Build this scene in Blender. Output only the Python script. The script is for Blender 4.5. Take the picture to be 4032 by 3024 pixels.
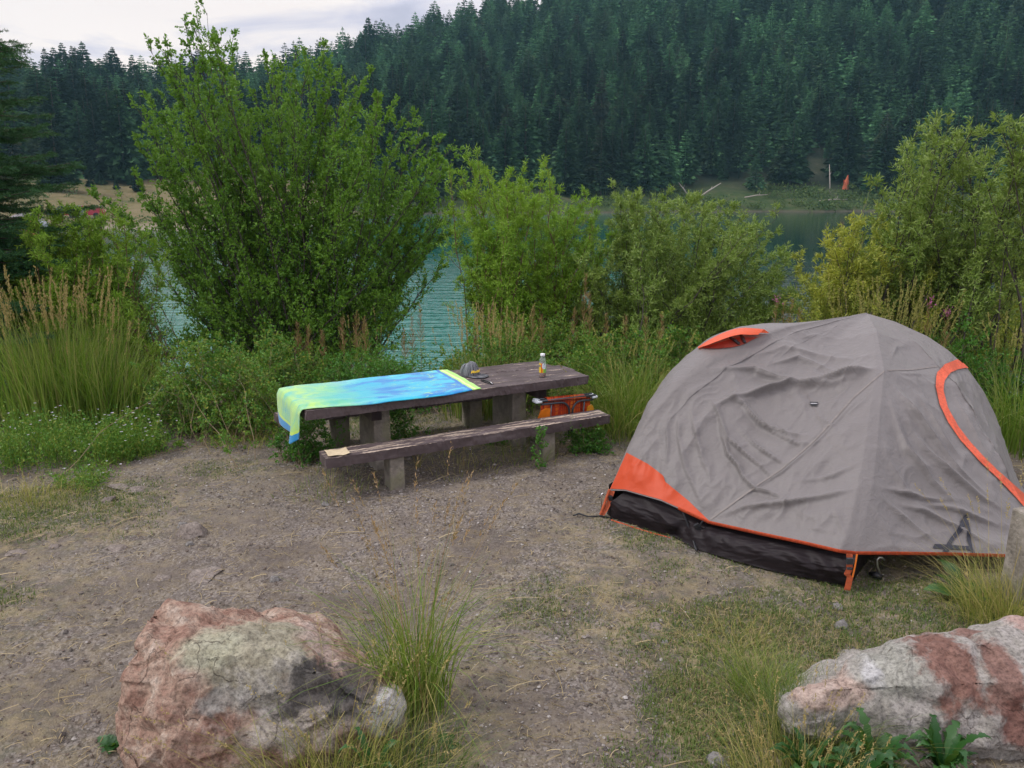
# Campsite by a mountain lake
import bpy, bmesh, math, random
import numpy as np
from mathutils import Vector, Matrix, noise
from mathutils.bvhtree import BVHTree
for o in list(bpy.data.objects): bpy.data.objects.remove(o)
S = bpy.context.scene
COL = S.collection
R = math.radians
rng = np.random.default_rng(7)
random.seed(7)
# ---------------------------------------------------------------- camera
FPX = 804.0; PITCH = R(13.4); CH = 2.3
cam_d = bpy.data.cameras.new('camera'); cam = bpy.data.objects.new('camera', cam_d); COL.objects.link(cam)
cam.location = (0, 0, CH); cam.rotation_euler = (R(90) - PITCH, 0, 0)
cam_d.sensor_width = 36; cam_d.lens = 36 * FPX / 1024; cam_d.clip_start = 0.05; cam_d.clip_end = 6000
S.camera = cam
S.render.resolution_x = 1024; S.render.resolution_y = 768
S.view_settings.view_transform = 'Standard'; S.view_settings.look = 'None'
S.view_settings.exposure = 0.22; S.view_settings.gamma = 1
# ---------------------------------------------------------------- node helpers
def N(nt, typ, ins=None, **props):
    n = nt.nodes.new(typ)
    for k, v in props.items(): setattr(n, k, v)
    for k, v in (ins or {}).items():
        if isinstance(v, bpy.types.NodeSocket): nt.links.new(v, n.inputs[k])
        else: n.inputs[k].default_value = v
    return n
def c4(c): return (c[0], c[1], c[2], 1.0)
def ramp(nt, fac, stops, interp='LINEAR'):
    n = N(nt, 'ShaderNodeValToRGB', {0: fac}); cr = n.color_ramp; cr.interpolation = interp
    while len(cr.elements) < len(stops): cr.elements.new(0.5)
    for e, (p, c) in zip(cr.elements, stops):
        e.position = p; e.color = c4(c) if hasattr(c, '__len__') else (c, c, c, 1)
    return n.outputs[0]
def mixc(nt, fac, a, b, mode='MIX'):
    n = N(nt, 'ShaderNodeMix', {0: fac}, data_type='RGBA', blend_type=mode)
    for i, v in ((6, a), (7, b)):
        if isinstance(v, bpy.types.NodeSocket): nt.links.new(v, n.inputs[i])
        else: n.inputs[i].default_value = c4(v)
    return n.outputs[2]
def math_(nt, op, a, b=0.0, clamp=False):
    return N(nt, 'ShaderNodeMath', {0: a, 1: b}, operation=op, use_clamp=clamp).outputs[0]
def noi(nt, vec, scale, detail=4, rough=.55, dist=0.0, out=0):
    return N(nt, 'ShaderNodeTexNoise', {'Vector': vec, 'Scale': scale, 'Detail': detail, 'Roughness': rough, 'Distortion': dist}).outputs[out]
def vor(nt, vec, scale, feature='F1', out=0, rnd=1.0):
    return N(nt, 'ShaderNodeTexVoronoi', {'Vector': vec, 'Scale': scale, 'Randomness': rnd}, feature=feature).outputs[out]
def mapv(nt, vec, scale=(1, 1, 1), rot=(0, 0, 0), loc=(0, 0, 0)):
    return N(nt, 'ShaderNodeMapping', {'Vector': vec, 'Scale': scale, 'Rotation': rot, 'Location': loc}).outputs[0]
def bump(nt, h, strength=.5, dist=.01, normal=None):
    ins = {'Height': h, 'Strength': strength, 'Distance': dist}
    if normal is not None: ins['Normal'] = normal
    return N(nt, 'ShaderNodeBump', ins).outputs[0]
def newmat(name):
    m = bpy.data.materials.new(name); m.use_nodes = True
    nt = m.node_tree; b = nt.nodes['Principled BSDF']
    return m, nt, b
def setp(nt, b, **kw):
    names = dict(col='Base Color', rough='Roughness', metal='Metallic', nrm='Normal', spec='Specular IOR Level', trans='Transmission Weight', ior='IOR', sheen='Sheen Weight', alpha='Alpha')
    for k, v in kw.items():
        s = b.inputs[names[k]]
        if isinstance(v, bpy.types.NodeSocket): nt.links.new(v, s)
        elif k == 'col': s.default_value = c4(v)
        else: s.default_value = v
def geo(nt): return N(nt, 'ShaderNodeNewGeometry')
def objc(nt): return N(nt, 'ShaderNodeTexCoord').outputs['Object']
def plain(name, col, rough=.6, metal=0, var=.15, nscale=20, bumpk=0.0, spec=.5):
    m, nt, b = newmat(name); v = objc(nt)
    f = noi(nt, v, nscale, 5)
    lo = tuple(max(0, x * (1 - var)) for x in col); hi = tuple(min(1, x * (1 + var)) for x in col)
    setp(nt, b, col=ramp(nt, f, [(.3, lo), (.7, hi)]), rough=rough, metal=metal, spec=spec)
    if bumpk: setp(nt, b, nrm=bump(nt, noi(nt, v, nscale * 4, 6), bumpk, .004))
    return m
# ---------------------------------------------------------------- world: overcast evening sky over a Nishita sky
SUN_EL, SUN_AZ = R(48), R(-98)      # azimuth from +Y towards +X
w = bpy.data.worlds.new('World'); S.world = w; w.use_nodes = True
nt = w.node_tree; nt.nodes.clear()
sky = N(nt, 'ShaderNodeTexSky', sky_type='NISHITA', sun_disc=False, sun_elevation=SUN_EL, sun_rotation=SUN_AZ)
tc = N(nt, 'ShaderNodeTexCoord').outputs['Generated']
sv = mapv(nt, tc, (1.0, 1.0, 4.0), loc=(.35, .1, .2))
n1 = noi(nt, sv, 4.6, 7, .52, .5)
n2 = noi(nt, mapv(nt, tc, (1, 1, 3), loc=(3, 1, 0)), 2.0, 5, .5, .2)
cl = ramp(nt, n1, [(.40, (5.0, 5.0, 6.6)), (.47, (6.6, 6.4, 7.9)), (.53, (8.8, 8.2, 8.8)), (.60, (11.4, 10.2, 9.6))])
cl = mixc(nt, ramp(nt, n2, [(.35, 0.0), (.7, .5)]), cl, (8.8, 7.9, 7.7))
zs = N(nt, 'ShaderNodeSeparateXYZ', {0: tc}).outputs[2]
cl = mixc(nt, 1.0, cl, ramp(nt, zs, [(.0, .50), (.2, .54), (.55, 1.0)]), 'MULTIPLY')
cl = mixc(nt, 1.0, cl, (1.75, 1.75, 1.75), 'MULTIPLY')
allc = mixc(nt, .90, sky.outputs[0], cl)
bg = N(nt, 'ShaderNodeBackground', {'Color': allc, 'Strength': 0.1})
wo = N(nt, 'ShaderNodeOutputWorld', {0: bg.outputs[0]})
# ---------------------------------------------------------------- sun through cloud
sd = bpy.data.lights.new('sun', 'SUN'); sd.energy = 1.8; sd.angle = R(12); sd.color = (1, .95, .88)
so = bpy.data.objects.new('sun', sd); COL.objects.link(so)
sdir = Vector((math.sin(SUN_AZ) * math.cos(SUN_EL), math.cos(SUN_AZ) * math.cos(SUN_EL), math.sin(SUN_EL)))
so.rotation_euler = sdir.to_track_quat('Z', 'Y').to_euler(); so.location = sdir * 40
# ---------------------------------------------------------------- geometry helpers
_s, _c = math.sin(PITCH), math.cos(PITCH)
def ray(u, v):
    a = (u - 512) / FPX; b = (v - 384) / FPX
    return Vector((a, _c - b * _s, -_s - b * _c))
def at(u, v, z=0.0):
    d = ray(u, v); t = (z - CH) / d.z
    return Vector((d.x * t, d.y * t, z))
def aty(u, v, y):
    d = ray(u, v); t = y / d.y
    return Vector((d.x * t, y, CH + d.z * t))
def smooth(a, b, x):
    t = np.clip((x - a) / (b - a), 0, 1); return t * t * (3 - 2 * t)
def fnoise(x, y, seed=0, octs=4, f0=1.0):
    """cheap vectorised value-like noise from rotated sines"""
    r = np.random.default_rng(seed + 100); out = 0; amp = 1; tot = 0
    for o in range(octs):
        f = f0 * 2 ** o; acc = 0
        for k in range(5):
            a = r.uniform(0, 6.283); ph = r.uniform(0, 6.283); g = r.uniform(.7, 1.3)
            ph2 = r.uniform(0, 6.283)
            acc = acc + np.sin((x * np.cos(a) + y * np.sin(a)) * f * g + ph + 1.3 * np.sin((x * np.sin(a) - y * np.cos(a)) * f * .6 + ph2))
        out = out + amp * acc / 5; tot += amp; amp *= .55
    return out / tot * 1.6
def np_mesh(name, V, F, smooth_=False):
    V = np.asarray(V, np.float32).reshape(-1, 3); F = np.asarray(F, np.int32)
    me = bpy.data.meshes.new(name)
    me.vertices.add(len(V)); me.vertices.foreach_set('co', V.ravel())
    M, k = F.shape
    me.loops.add(M * k); me.loops.foreach_set('vertex_index', F.ravel())
    me.polygons.add(M); me.polygons.foreach_set('loop_start', np.arange(0, M * k, k, dtype=np.int32))
    me.polygons.foreach_set('use_smooth', np.full(M, smooth_, dtype=bool))
    me.update(calc_edges=True)
    return me
def ob(name, me, mat=None, parent=None, loc=None):
    o = bpy.data.objects.new(name, me); COL.objects.link(o)
    if mat is not None:
        for m in (mat if isinstance(mat, (list, tuple)) else [mat]): me.materials.append(m)
    if parent is not None: o.parent = parent
    if loc is not None: o.location = loc
    return o
def tag(o, label=None, cat=None, group=None, kind=None):
    if label: o['label'] = label
    if cat: o['category'] = cat
    if group: o['group'] = group
    if kind: o['kind'] = kind
    return o
def thing(name, label, cat, loc=(0, 0, 0), rz=0.0, group=None):
    o = bpy.data.objects.new(name, None); COL.objects.link(o); o.location = loc; o.rotation_euler = (0, 0, rz)
    o.empty_display_size = .2
    return tag(o, label, cat, group)
def copy_tree(o, parent=None):
    c = o.copy(); COL.objects.link(c)
    if parent is not None: c.parent = parent
    for ch in [q for q in ALLCH.get(o.name, [])]: copy_tree(ch, c)
    return c
ALLCH = {}
class BM:
    """collects shapes, then links them as one mesh object"""
    def __init__(s): s.b = bmesh.new()
    def box(s, c, size, rot=None, bev=0):
        r = bmesh.ops.create_cube(s.b, size=1)
        M = Matrix.Translation(Vector(c)) @ (rot.to_4x4() if rot is not None else Matrix()) @ Matrix.Diagonal((*size, 1))
        bmesh.ops.transform(s.b, matrix=M, verts=r['verts'])
        if bev:
            es = list({e for v in r['verts'] for e in v.link_edges})
            bmesh.ops.bevel(s.b, geom=es, offset=bev, segments=2, affect='EDGES', profile=.6)
        return s
    def tube(s, pts, rad, n=8, cap=True):
        pts = [Vector(p) for p in pts]; rr = rad if hasattr(rad, '__len__') else [rad] * len(pts)
        rings = []; up = None
        for i, p in enumerate(pts):
            t = (pts[min(i + 1, len(pts) - 1)] - pts[max(i - 1, 0)]).normalized()
            if up is None: up = Vector((0, 0, 1)) if abs(t.z) < .9 else Vector((1, 0, 0))
            x = t.cross(up).normalized(); y = x.cross(t).normalized(); up = y
            rings.append([s.b.verts.new(p + (x * math.cos(a) + y * math.sin(a)) * rr[i]) for a in [6.28318 * k / n for k in range(n)]])
        for a, b in zip(rings, rings[1:]):
            for k in range(n): s.b.faces.new((a[k], a[(k + 1) % n], b[(k + 1) % n], b[k]))
        if cap: s.b.faces.new(rings[0][::-1]); s.b.faces.new(rings[-1])
        return s
    def lathe(s, prof, c=(0, 0, 0), n=24):
        c = Vector(c); rings = []
        for r_, z in prof:
            rings.append([s.b.verts.new(c + Vector((r_ * math.cos(6.28318 * k / n), r_ * math.sin(6.28318 * k / n), z))) for k in range(n)])
        for a, b in zip(rings, rings[1:]):
            for k in range(n): s.b.faces.new((a[k], a[(k + 1) % n], b[(k + 1) % n], b[k]))
        s.b.faces.new(rings[0][::-1]); s.b.faces.new(rings[-1])
        return s
    def poly(s, pts):
        s.b.faces.new([s.b.verts.new(Vector(p)) for p in pts]); return s
    def build(s, name, mat, parent=None, smooth_=False, loc=None):
        me = bpy.data.meshes.new(name)
        bmesh.ops.recalc_face_normals(s.b, faces=s.b.faces)
        s.b.to_mesh(me); s.b.free()
        for p in me.polygons: p.use_smooth = smooth_
        return ob(name, me, mat, parent, loc)
def grid_mesh(name, P, smooth_=True):
    """P: (n,m,3) array"""
    n, m = P.shape[:2]; i = np.arange(n * m).reshape(n, m)
    F = np.stack([i[:-1, :-1], i[1:, :-1], i[1:, 1:], i[:-1, 1:]], -1).reshape(-1, 4)
    return np_mesh(name, P.reshape(-1, 3), F, smooth_)
def tubes_np(P, rad, n=3):
    """P (M,k,3) polylines, rad (M,k) -> verts, quads"""
    M, k, _ = P.shape
    T = np.gradient(P, axis=1); T /= np.linalg.norm(T, axis=2, keepdims=True) + 1e-9
    up = np.where(np.abs(T[..., 2:3]) > .9, np.array([1., 0, 0]), np.array([0, 0, 1.]))
    X = np.cross(T, up); X /= np.linalg.norm(X, axis=2, keepdims=True) + 1e-9
    Y = np.cross(X, T); a = np.arange(n) * 6.28318 / n
    V = P[:, :, None, :] + rad[:, :, None, None] * (X[:, :, None, :] * np.cos(a)[None, None, :, None] + Y[:, :, None, :] * np.sin(a)[None, None, :, None])
    idx = np.arange(M * k * n).reshape(M, k, n); nx = np.roll(idx, -1, axis=2)
    F = np.stack([idx[:, :-1], nx[:, :-1], nx[:, 1:], idx[:, 1:]], -1).reshape(-1, 4)
    return V.reshape(-1, 3), F
def leaves_np(C, D, L, W, rg, fold=.18):
    """rhombic leaves at C (n,3) along D (n,3)"""
    n = len(C); D = D / (np.linalg.norm(D, axis=1, keepdims=True) + 1e-9)
    r = rg.normal(size=(n, 3)); Sd = np.cross(D, r); Sd /= np.linalg.norm(Sd, axis=1, keepdims=True) + 1e-9
    Nn = np.cross(Sd, D)
    L = np.broadcast_to(L, (n,))[:, None]; W = np.broadcast_to(W, (n,))[:, None]
    m = C + D * L * .42 + Nn * L * fold
    V = np.stack([C, m + Sd * W * .5, C + D * L, m - Sd * W * .5], 1).reshape(-1, 3)
    F = np.arange(4 * n).reshape(n, 4)
    return V, F
def cat_vf(parts):
    Vs, Fs, o = [], [], 0
    for V, F in parts:
        Vs.append(V); Fs.append(F + o); o += len(V)
    return np.concatenate(Vs), np.concatenate(Fs)
def foliage_mat(name, cols, transl=.3, rough=.55, clump=.8, clumpcol=None, spec=.35, wscale=1.0):
    m, nt, b = newmat(name); g = geo(nt)
    base = ramp(nt, g.outputs['Random Per Island'], [(i / (len(cols) - 1), c) for i, c in enumerate(cols)])
    f = noi(nt, g.outputs['Position'], 1.6 * wscale, 3)
    base = mixc(nt, ramp(nt, f, [(.38, 0.0), (.66, clump)]), base, clumpcol or cols[-1])
    base = N(nt, 'ShaderNodeHueSaturation', {'Hue': .503 if 'willow' in name else .516 if 'leaves' in name else .505, 'Saturation': 1.14, 'Value': 1.06, 'Color': base}).outputs[0]
    setp(nt, b, col=base, rough=rough, spec=spec)
    tr = N(nt, 'ShaderNodeBsdfTranslucent', {'Color': mixc(nt, .5, base, (.25, .42, .04), 'MIX')})
    mx = N(nt, 'ShaderNodeMixShader', {0: transl, 1: b.outputs[0], 2: tr.outputs[0]})
    nt.links.new(mx.outputs[0], nt.nodes['Material Output'].inputs[0])
    return m
# ================================================================ terrain
WZ = -1.5
def u_of(x, y): return 512 + FPX * 1.028 * x / np.maximum(y, 1e-3)
def gz(x, y):
    x = np.asarray(x, float); y = np.asarray(y, float)
    ys = 9.3 + .5 * np.sin(x * .5 + 1) + .25 * np.sin(x * 1.7)
    d = np.clip(y - ys, 0, None)
    z = -1.9 * smooth(0, 6.0, d) - .22 * np.clip(d - 5, 0, 12)
    z = z + .035 * fnoise(x, y, 3, 3, 1.1) + .25 * smooth(0, -6, y)
    return z
def gz1(x, y): return float(gz(x, y))
_U = [-700, 60, 250, 430, 600, 850, 1100, 1700]
_RS = [96, 92, 94, 150, 155, 183, 185, 160]
_RU = [-700, 0, 200, 260, 330, 400, 470, 560, 700, 1024, 1700]
_RV = [95, 108, 112, 104, 84, 66, 44, 16, -40, -110, -140]
_RD = [270, 270, 270, 285, 300, 310, 320, 330, 345, 370, 380]
_tan = []
for _u, _v in zip(_RU, _RV):
    d = ray(512 + 0 * _u, _v); d2 = ray(min(max(_u, 0), 1024), _v); _tan.append(d2.z / math.hypot(d2.x, d2.y))
def far_z(x, y):
    x = np.asarray(x, float); y = np.asarray(y, float)
    u = np.clip(u_of(x, y), -700, 1700); r = np.hypot(x, y)
    rs = np.interp(u, _U, _RS) + 2.5 * np.sin(u * .021) + 1.2 * np.sin(u * .067)
    rd = np.interp(u, _RU, _RD); zr = CH + np.interp(u, _RU, _tan) * rd
    d = r - rs; D = rd - rs
    wR = smooth(250, 420, u)
    # left: beach, flat with track, dry slope, forest slope
    zl = np.where(d < 0, WZ + d * .08, 0)
    zl = np.where(d >= 0, WZ + np.interp(d, [0, 2, 8, 26, 34, 62, 400], [0, .25, .45, 1.1, 2.0, 5.6, 5.6]), zl)
    t = np.clip((d - 62) / np.maximum(D - 62, 1), 0, 1.6)
    zl = zl + np.where(d > 62, (zr - (WZ + 5.6)) * np.where(t < 1, t, 1 - .3 * (t - 1)), 0)
    zq = np.where(d < 0, WZ + d * .08, WZ + np.interp(d, [0, 1.5, 8, 20, 600], [0, .5, 2.2, 5.0, 5.0]))
    t = np.clip((d - 20) / np.maximum(D - 20, 1), 0, 1.6)
    zq = zq + np.where(d > 20, (zr - (WZ + 5.0)) * np.where(t < 1, t, 1 - .3 * (t - 1)), 0)
    z = zl * (1 - wR) + zq * wR
    z = z + np.clip(d / 60, 0, 1) * 1.8 * fnoise(x, y, 11, 3, .045) + np.clip(d / 6, 0, 1) * .12 * fnoise(x, y, 12, 3, .4)
    return z
def farmask(x, y):
    u = u_of(x, y); return u
# --- near ground sheet
def axis(fine0, fine1, step, ends):
    a = list(np.arange(fine0, fine1, step))
    lo, hi = ends; s = step; x = fine0
    pre = []
    while x > lo: s *= 1.13; x -= s; pre.append(x)
    s = step; x = a[-1]; post = []
    while x < hi: s *= 1.13; x += s; post.append(x)
    return np.array(pre[::-1] + a + post)
gx = axis(-5.2, 5.2, .026, (-260, 260)); gy = axis(1.5, 7.6, .024, (-160, 34))
GX, GY = np.meshgrid(gx, gy, indexing='ij')
nearw = smooth(9.5, 7.5, GY) * smooth(7, 5, np.abs(GX)) * smooth(0, 1.5, GY)
GZ = gz(GX, GY)
GZ = GZ + nearw * (.011 * fnoise(GX, GY, 21, 4, 6.0) + .006 * np.clip(fnoise(GX, GY, 22, 3, 30.0), -.2, 1) + .004 * rng.normal(size=GX.shape))
def dirtmat():
    m, nt, b = newmat('dirt_and_gravel'); g = geo(nt); p = g.outputs['Position']
    base = ramp(nt, noi(nt, p, 1.1, 6, .62), [(.3, (.068, .055, .045)), (.5, (.120, .100, .083)), (.7, (.172, .146, .123))])
    gr = ramp(nt, vor(nt, p, 75, 'F1', 1), [(0, (.06, .052, .047)), (.5, (.14, .121, .106)), (.9, (.25, .226, .206))])
    gm = ramp(nt, noi(nt, p, 1.7, 5, .6, .3), [(.42, .25), (.56, .85)])
    base = mixc(nt, gm, base, gr)
    # short moss-like green and straw-coloured thatch
    sp = N(nt, 'ShaderNodeSeparateXYZ', {0: p})
    grn = ramp(nt, noi(nt, p, 55, 4), [(.3, (.035, .055, .018)), (.7, (.10, .115, .04))])
    att = N(nt, 'ShaderNodeAttribute', attribute_name='green').outputs['Fac']
    fine = noi(nt, p, 9, 6, .68)
    k = math_(nt, 'MULTIPLY', att, ramp(nt, fine, [(.42, 0.0), (.60, 1.0)]), True)
    base = mixc(nt, math_(nt, 'MULTIPLY', k, .75), base, grn)
    th = N(nt, 'ShaderNodeAttribute', attribute_name='straw').outputs['Fac']
    k2 = math_(nt, 'MULTIPLY', th, ramp(nt, noi(nt, mapv(nt, p, (1, 1, 1), loc=(5, 2, 0)), 6, 7, .7), [(.45, 0.0), (.62, .8)]), True)
    base = mixc(nt, k2, base, (.30, .245, .135))
    bm_ = bump(nt, noi(nt, p, 26, 8, .65), .55, .02)
    bm_ = bump(nt, vor(nt, p, 80, 'F1'), .55, .008, bm_)
    setp(nt, b, col=base, rough=.93, spec=.25, nrm=bm_)
    return m
M_DIRT = dirtmat()
def green_w(x, y):
    """where short grass grows on the site (0..1)"""
    a = smooth(.3, 1.2, x) * smooth(4.6, 3.6, y) * smooth(2.3, 2.8, y) * .0
    w_ = np.zeros_like(x)
    for cx, cy, rx, ry, k in [(1.35, 3.9, .9, .5, 1.1), (.95, 3.15, .35, .6, 1.2), (2.2, 4.2, 1.2, .4, .8), (.55, 4.2, .8, .6, .55), (1.0, 5.2, .8, .5, .5), (-.1, 3.6, .35, .3, .35), (2.6, 3.9, .9, .5, .9), (1.9, 4.9, 1.1, .5, .5), (1.2, 2.75, .5, .6, 1.2),
                              (.9, 4.6, .6, .5, .45), (-3.6, 5.6, 1.2, .8, .8), (-3.3, 4.0, .9, .9, .55), (-2.3, 6.6, .9, .4, .45), (-2.6, 2.9, .8, .6, .5),
                              (.55, 2.75, .35, .35, .5), (3.2, 3.2, 1.0, .8, .9), (.5, 7.2, 1.6, .4, .6), (-1.0, 7.6, 2.5, .6, .5), (-.4, 3.0, .4, .5, .6)]:
        w_ = np.maximum(w_, k * np.exp(-(((x - cx) / rx) ** 2 + ((y - cy) / ry) ** 2) ** 1.3))
    out = smooth(7.2, 8.6, y) + smooth(4.0, 5.0, np.abs(x + .2) - .22 * (y - 5)) * .9
    return np.clip(np.maximum(w_, out), 0, 1)
me = grid_mesh('ground', np.stack([GX, GY, GZ], -1)[:, ::-1])
def addattr(me, name, arr):
    a = me.attributes.new(name, 'FLOAT', 'POINT'); a.data.foreach_set('value', np.asarray(arr, np.float32).ravel())
gwv = green_w(GX, GY)
addattr(me, 'green', gwv[:, ::-1]); addattr(me, 'straw', np.clip(gwv * .8 + .25, 0, 1)[:, ::-1])
o = ob('ground', me, M_DIRT); tag(o, kind='structure')
# --- far shore and hills
az = np.tan(np.linspace(R(-58), R(62), 300)); rr = np.concatenate([np.linspace(70, 210, 90), np.linspace(214, 420, 60), np.linspace(430, 900, 12)])
th = np.arctan(az)
HX = np.sin(th)[:, None] * rr[None]; HY = np.cos(th)[:, None] * rr[None]
HZ = far_z(HX, HY)
def hillmat():
    m, nt, b = newmat('far_hillside'); g = geo(nt); p = g.outputs['Position']
    dry = ramp(nt, noi(nt, p, .25, 6, .6), [(.3, (.075, .08, .035)), (.5, (.135, .115, .055)), (.7, (.18, .145, .085))])
    wood = ramp(nt, noi(nt, p, .16, 6, .6), [(.35, (.022, .032, .02)), (.6, (.05, .055, .035)), (.78, (.16, .13, .11))])
    bank = ramp(nt, noi(nt, p, .35, 6, .65), [(.35, (.025, .05, .015)), (.55, (.05, .07, .025)), (.75, (.09, .08, .05))])
    sp = N(nt, 'ShaderNodeSeparateXYZ', {0: p})
    azr = math_(nt, 'DIVIDE', sp.outputs[0], sp.outputs[1])
    right = ramp(nt, math_(nt, 'MULTIPLY_ADD', azr, 1.0), [(0, 0.0), (1, 1.0)])
    rt = N(nt, 'ShaderNodeMapRange', {0: azr, 1: -.28, 2: -.10}).outputs[0]
    zz = math_(nt, 'ADD', sp.outputs[2], math_(nt, 'MULTIPLY', noi(nt, p, .08, 3), 4.0))
    hiR = N(nt, 'ShaderNodeMapRange', {0: zz, 1: 3.5, 2: 6.5}).outputs[0]
    hiL = N(nt, 'ShaderNodeMapRange', {0: zz, 1: 8, 2: 12}).outputs[0]
    cR = mixc(nt, hiR, bank, wood); cL = mixc(nt, hiL, dry, wood)
    c = mixc(nt, rt, cL, cR)
    edge = N(nt, 'ShaderNodeMapRange', {0: sp.outputs[2], 1: WZ + .12, 2: WZ + .5}).outputs[0]
    c = mixc(nt, edge, mixc(nt, rt, (.22, .19, .15), (.07, .065, .045)), c)
    setp(nt, b, col=c, rough=.95, spec=.1, nrm=bump(nt, noi(nt, p, .8, 6), .5, .5))
    return m
o = ob('hills', grid_mesh('hills', np.stack([HX, HY, HZ], -1)[:, ::-1]), hillmat()); tag(o, kind='structure')
# --- lake
def watermat():
    m, nt, b = newmat('lake_water'); g = geo(nt); p = g.outputs['Position']; sp = N(nt, 'ShaderNodeSeparateXYZ', {0: p})
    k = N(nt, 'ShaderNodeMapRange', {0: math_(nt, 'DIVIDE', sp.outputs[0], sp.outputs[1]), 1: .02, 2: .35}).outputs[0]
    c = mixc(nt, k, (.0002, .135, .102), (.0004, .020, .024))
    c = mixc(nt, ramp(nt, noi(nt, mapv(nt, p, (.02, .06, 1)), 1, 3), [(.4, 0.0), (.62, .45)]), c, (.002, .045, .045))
    pr_ = mapv(nt, p, (.55, 2.6, 1), rot=(0, 0, R(4)))
    h = math_(nt, 'ADD', noi(nt, pr_, 1.0, 3, .5, .3), math_(nt, 'MULTIPLY', noi(nt, mapv(nt, p, (1.6, 5.5, 1)), 1.3, 2), .35))
    calm = N(nt, 'ShaderNodeMapRange', {0: sp.outputs[1], 1: 22.0, 2: 62.0, 3: .42, 4: .04}).outputs[0]
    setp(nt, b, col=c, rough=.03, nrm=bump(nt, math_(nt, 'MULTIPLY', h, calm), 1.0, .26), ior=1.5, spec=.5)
    return m
wx = np.linspace(-420, 420, 60); wy = np.linspace(10, 330, 60)
WX, WY = np.meshgrid(wx, wy, indexing='ij')
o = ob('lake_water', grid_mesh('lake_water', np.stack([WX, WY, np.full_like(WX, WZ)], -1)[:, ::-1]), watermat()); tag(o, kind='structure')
# ================================================================ conifers across the lake
def conifer(seed, whorls, nb, nsp, rad=.19, gap=0.06, droop=.35, sparse=0.0):
    """unit-height crown: whorls of drooping boughs made of small sprays; returns verts, quads"""
    rg = np.random.default_rng(seed); C, D, L, W = [], [], [], []
    for i in range(whorls):
        t = (i + rg.uniform(-.3, .3)) / whorls; z = gap + (1 - gap) * t
        env = rad * 1.42 * (1 - t) ** .85 * (0.6 + .4 * min(1, (t + .08) / .22)) + .008
        n = max(3, int(nb * (1 - .5 * t))); a0 = rg.uniform(0, 6.28)
        for k in range(n):
            if rg.random() < sparse: continue
            a = a0 + k * 6.283 / n + rg.uniform(-.3, .3); ln = env * rg.uniform(.6, 1.18)
            d = np.array([math.cos(a), math.sin(a), -droop * (1 - t) + .12 * t]); s = np.array([-math.sin(a), math.cos(a), 0])
            for q in range(nsp):
                f = (q + .6) / nsp; sd = rg.uniform(-1, 1) * .55
                lift = .12 * f * f * ln
                C.append([0, 0, z] + d * ln * f * .8 + np.array([0, 0, lift])); D.append(d + s * sd + rg.normal(size=3) * .12 + [0, 0, .1])
                L.append(ln * (.34 + .3 * (1 - f)) + .008); W.append(ln * (.30 - .10 * f) + .008)
    for q in range(4): C.append([0, 0, .94 + q * .012]); D.append([rg.normal() * .2, rg.normal() * .2, 1]); L.append(.04); W.append(.012)
    C, D, L, W = map(np.array, (C, D, L, W))
    # sprays lie roughly flat: build rhombi with near-horizontal width axis
    D = D / np.linalg.norm(D, axis=1, keepdims=True)
    up = np.tile([0, 0, 1.], (len(C), 1)) + rg.normal(size=(len(C), 3)) * 1.6
    Sd = np.cross(D, up); Sd /= np.linalg.norm(Sd, axis=1, keepdims=True) + 1e-9
    m = C + D * L[:, None] * .45 + [0, 0, .006]
    V = np.stack([C, m + Sd * W[:, None] * .5, C + D * L[:, None] - [0, 0, .006], m - Sd * W[:, None] * .5], 1).reshape(-1, 3)
    return V, np.arange(len(V)).reshape(-1, 4)
def firmat(name, a, b_, c):
    m, nt, bs = newmat(name); g = geo(nt); p = g.outputs['Position']
    base = ramp(nt, g.outputs['Random Per Island'], [(0, a), (.5, b_), (1, c)])
    tv = ramp(nt, noi(nt, mapv(nt, p, (1, 1, .12)), .13, 2), [(.34, .30), (.5, .95), (.62, 2.2)])
    base = mixc(nt, 1.0, base, tv, 'MULTIPLY')
    orr = N(nt, 'ShaderNodeObjectInfo').outputs['Random']; base = mixc(nt, 1.0, base, ramp(nt, orr, [(0, .6), (.5, .95), (.85, 1.4), (1, 1.8)]), 'MULTIPLY')
    base = mixc(nt, ramp(nt, noi(nt, mapv(nt, p, (1, 1, .1), loc=(40, 9, 0)), .09, 2), [(.58, 0.0), (.66, .35)]), base, (.075, .062, .04))
    setp(nt, bs, col=base, rough=.8, spec=.15)
    return m
M_FIR = firmat('dark_needles', (.013, .038, .016), (.022, .056, .023), (.036, .080, .030))
M_BARK = plain('grey_brown_bark', (.09, .07, .055), .9, var=.4, nscale=6)
NEARV = [np_mesh('crown', *conifer(100 + i, 36, 12, 7, rad=[.16, .19, .22, .15, .18, .20, .17, .14][i], gap=[.03, .05, .08, .12, .04, .1, .06, .14][i], sparse=[0, .05, .1, .2, 0, .1, .05, .15][i])) for i in range(8)]
for m_ in NEARV: m_.materials.append(M_FIR)
FARV = [conifer(200 + i, 24, 10, 4, rad=[.15, .18, .21, .17, .20, .16][i], gap=[.05, .1, .06, .15, .08, .2][i], sparse=.05) for i in range(6)]
_tv, _tf = tubes_np(np.array([[[0, 0, -.06], [0, 0, .3], [0, 0, .97]]]), np.array([[.016, .012, .002]]), 6)
TRUNK = np_mesh('trunk', _tv, _tf, True); TRUNK.materials.append(M_BARK)
rg = np.random.default_rng(42); pts = []
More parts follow.
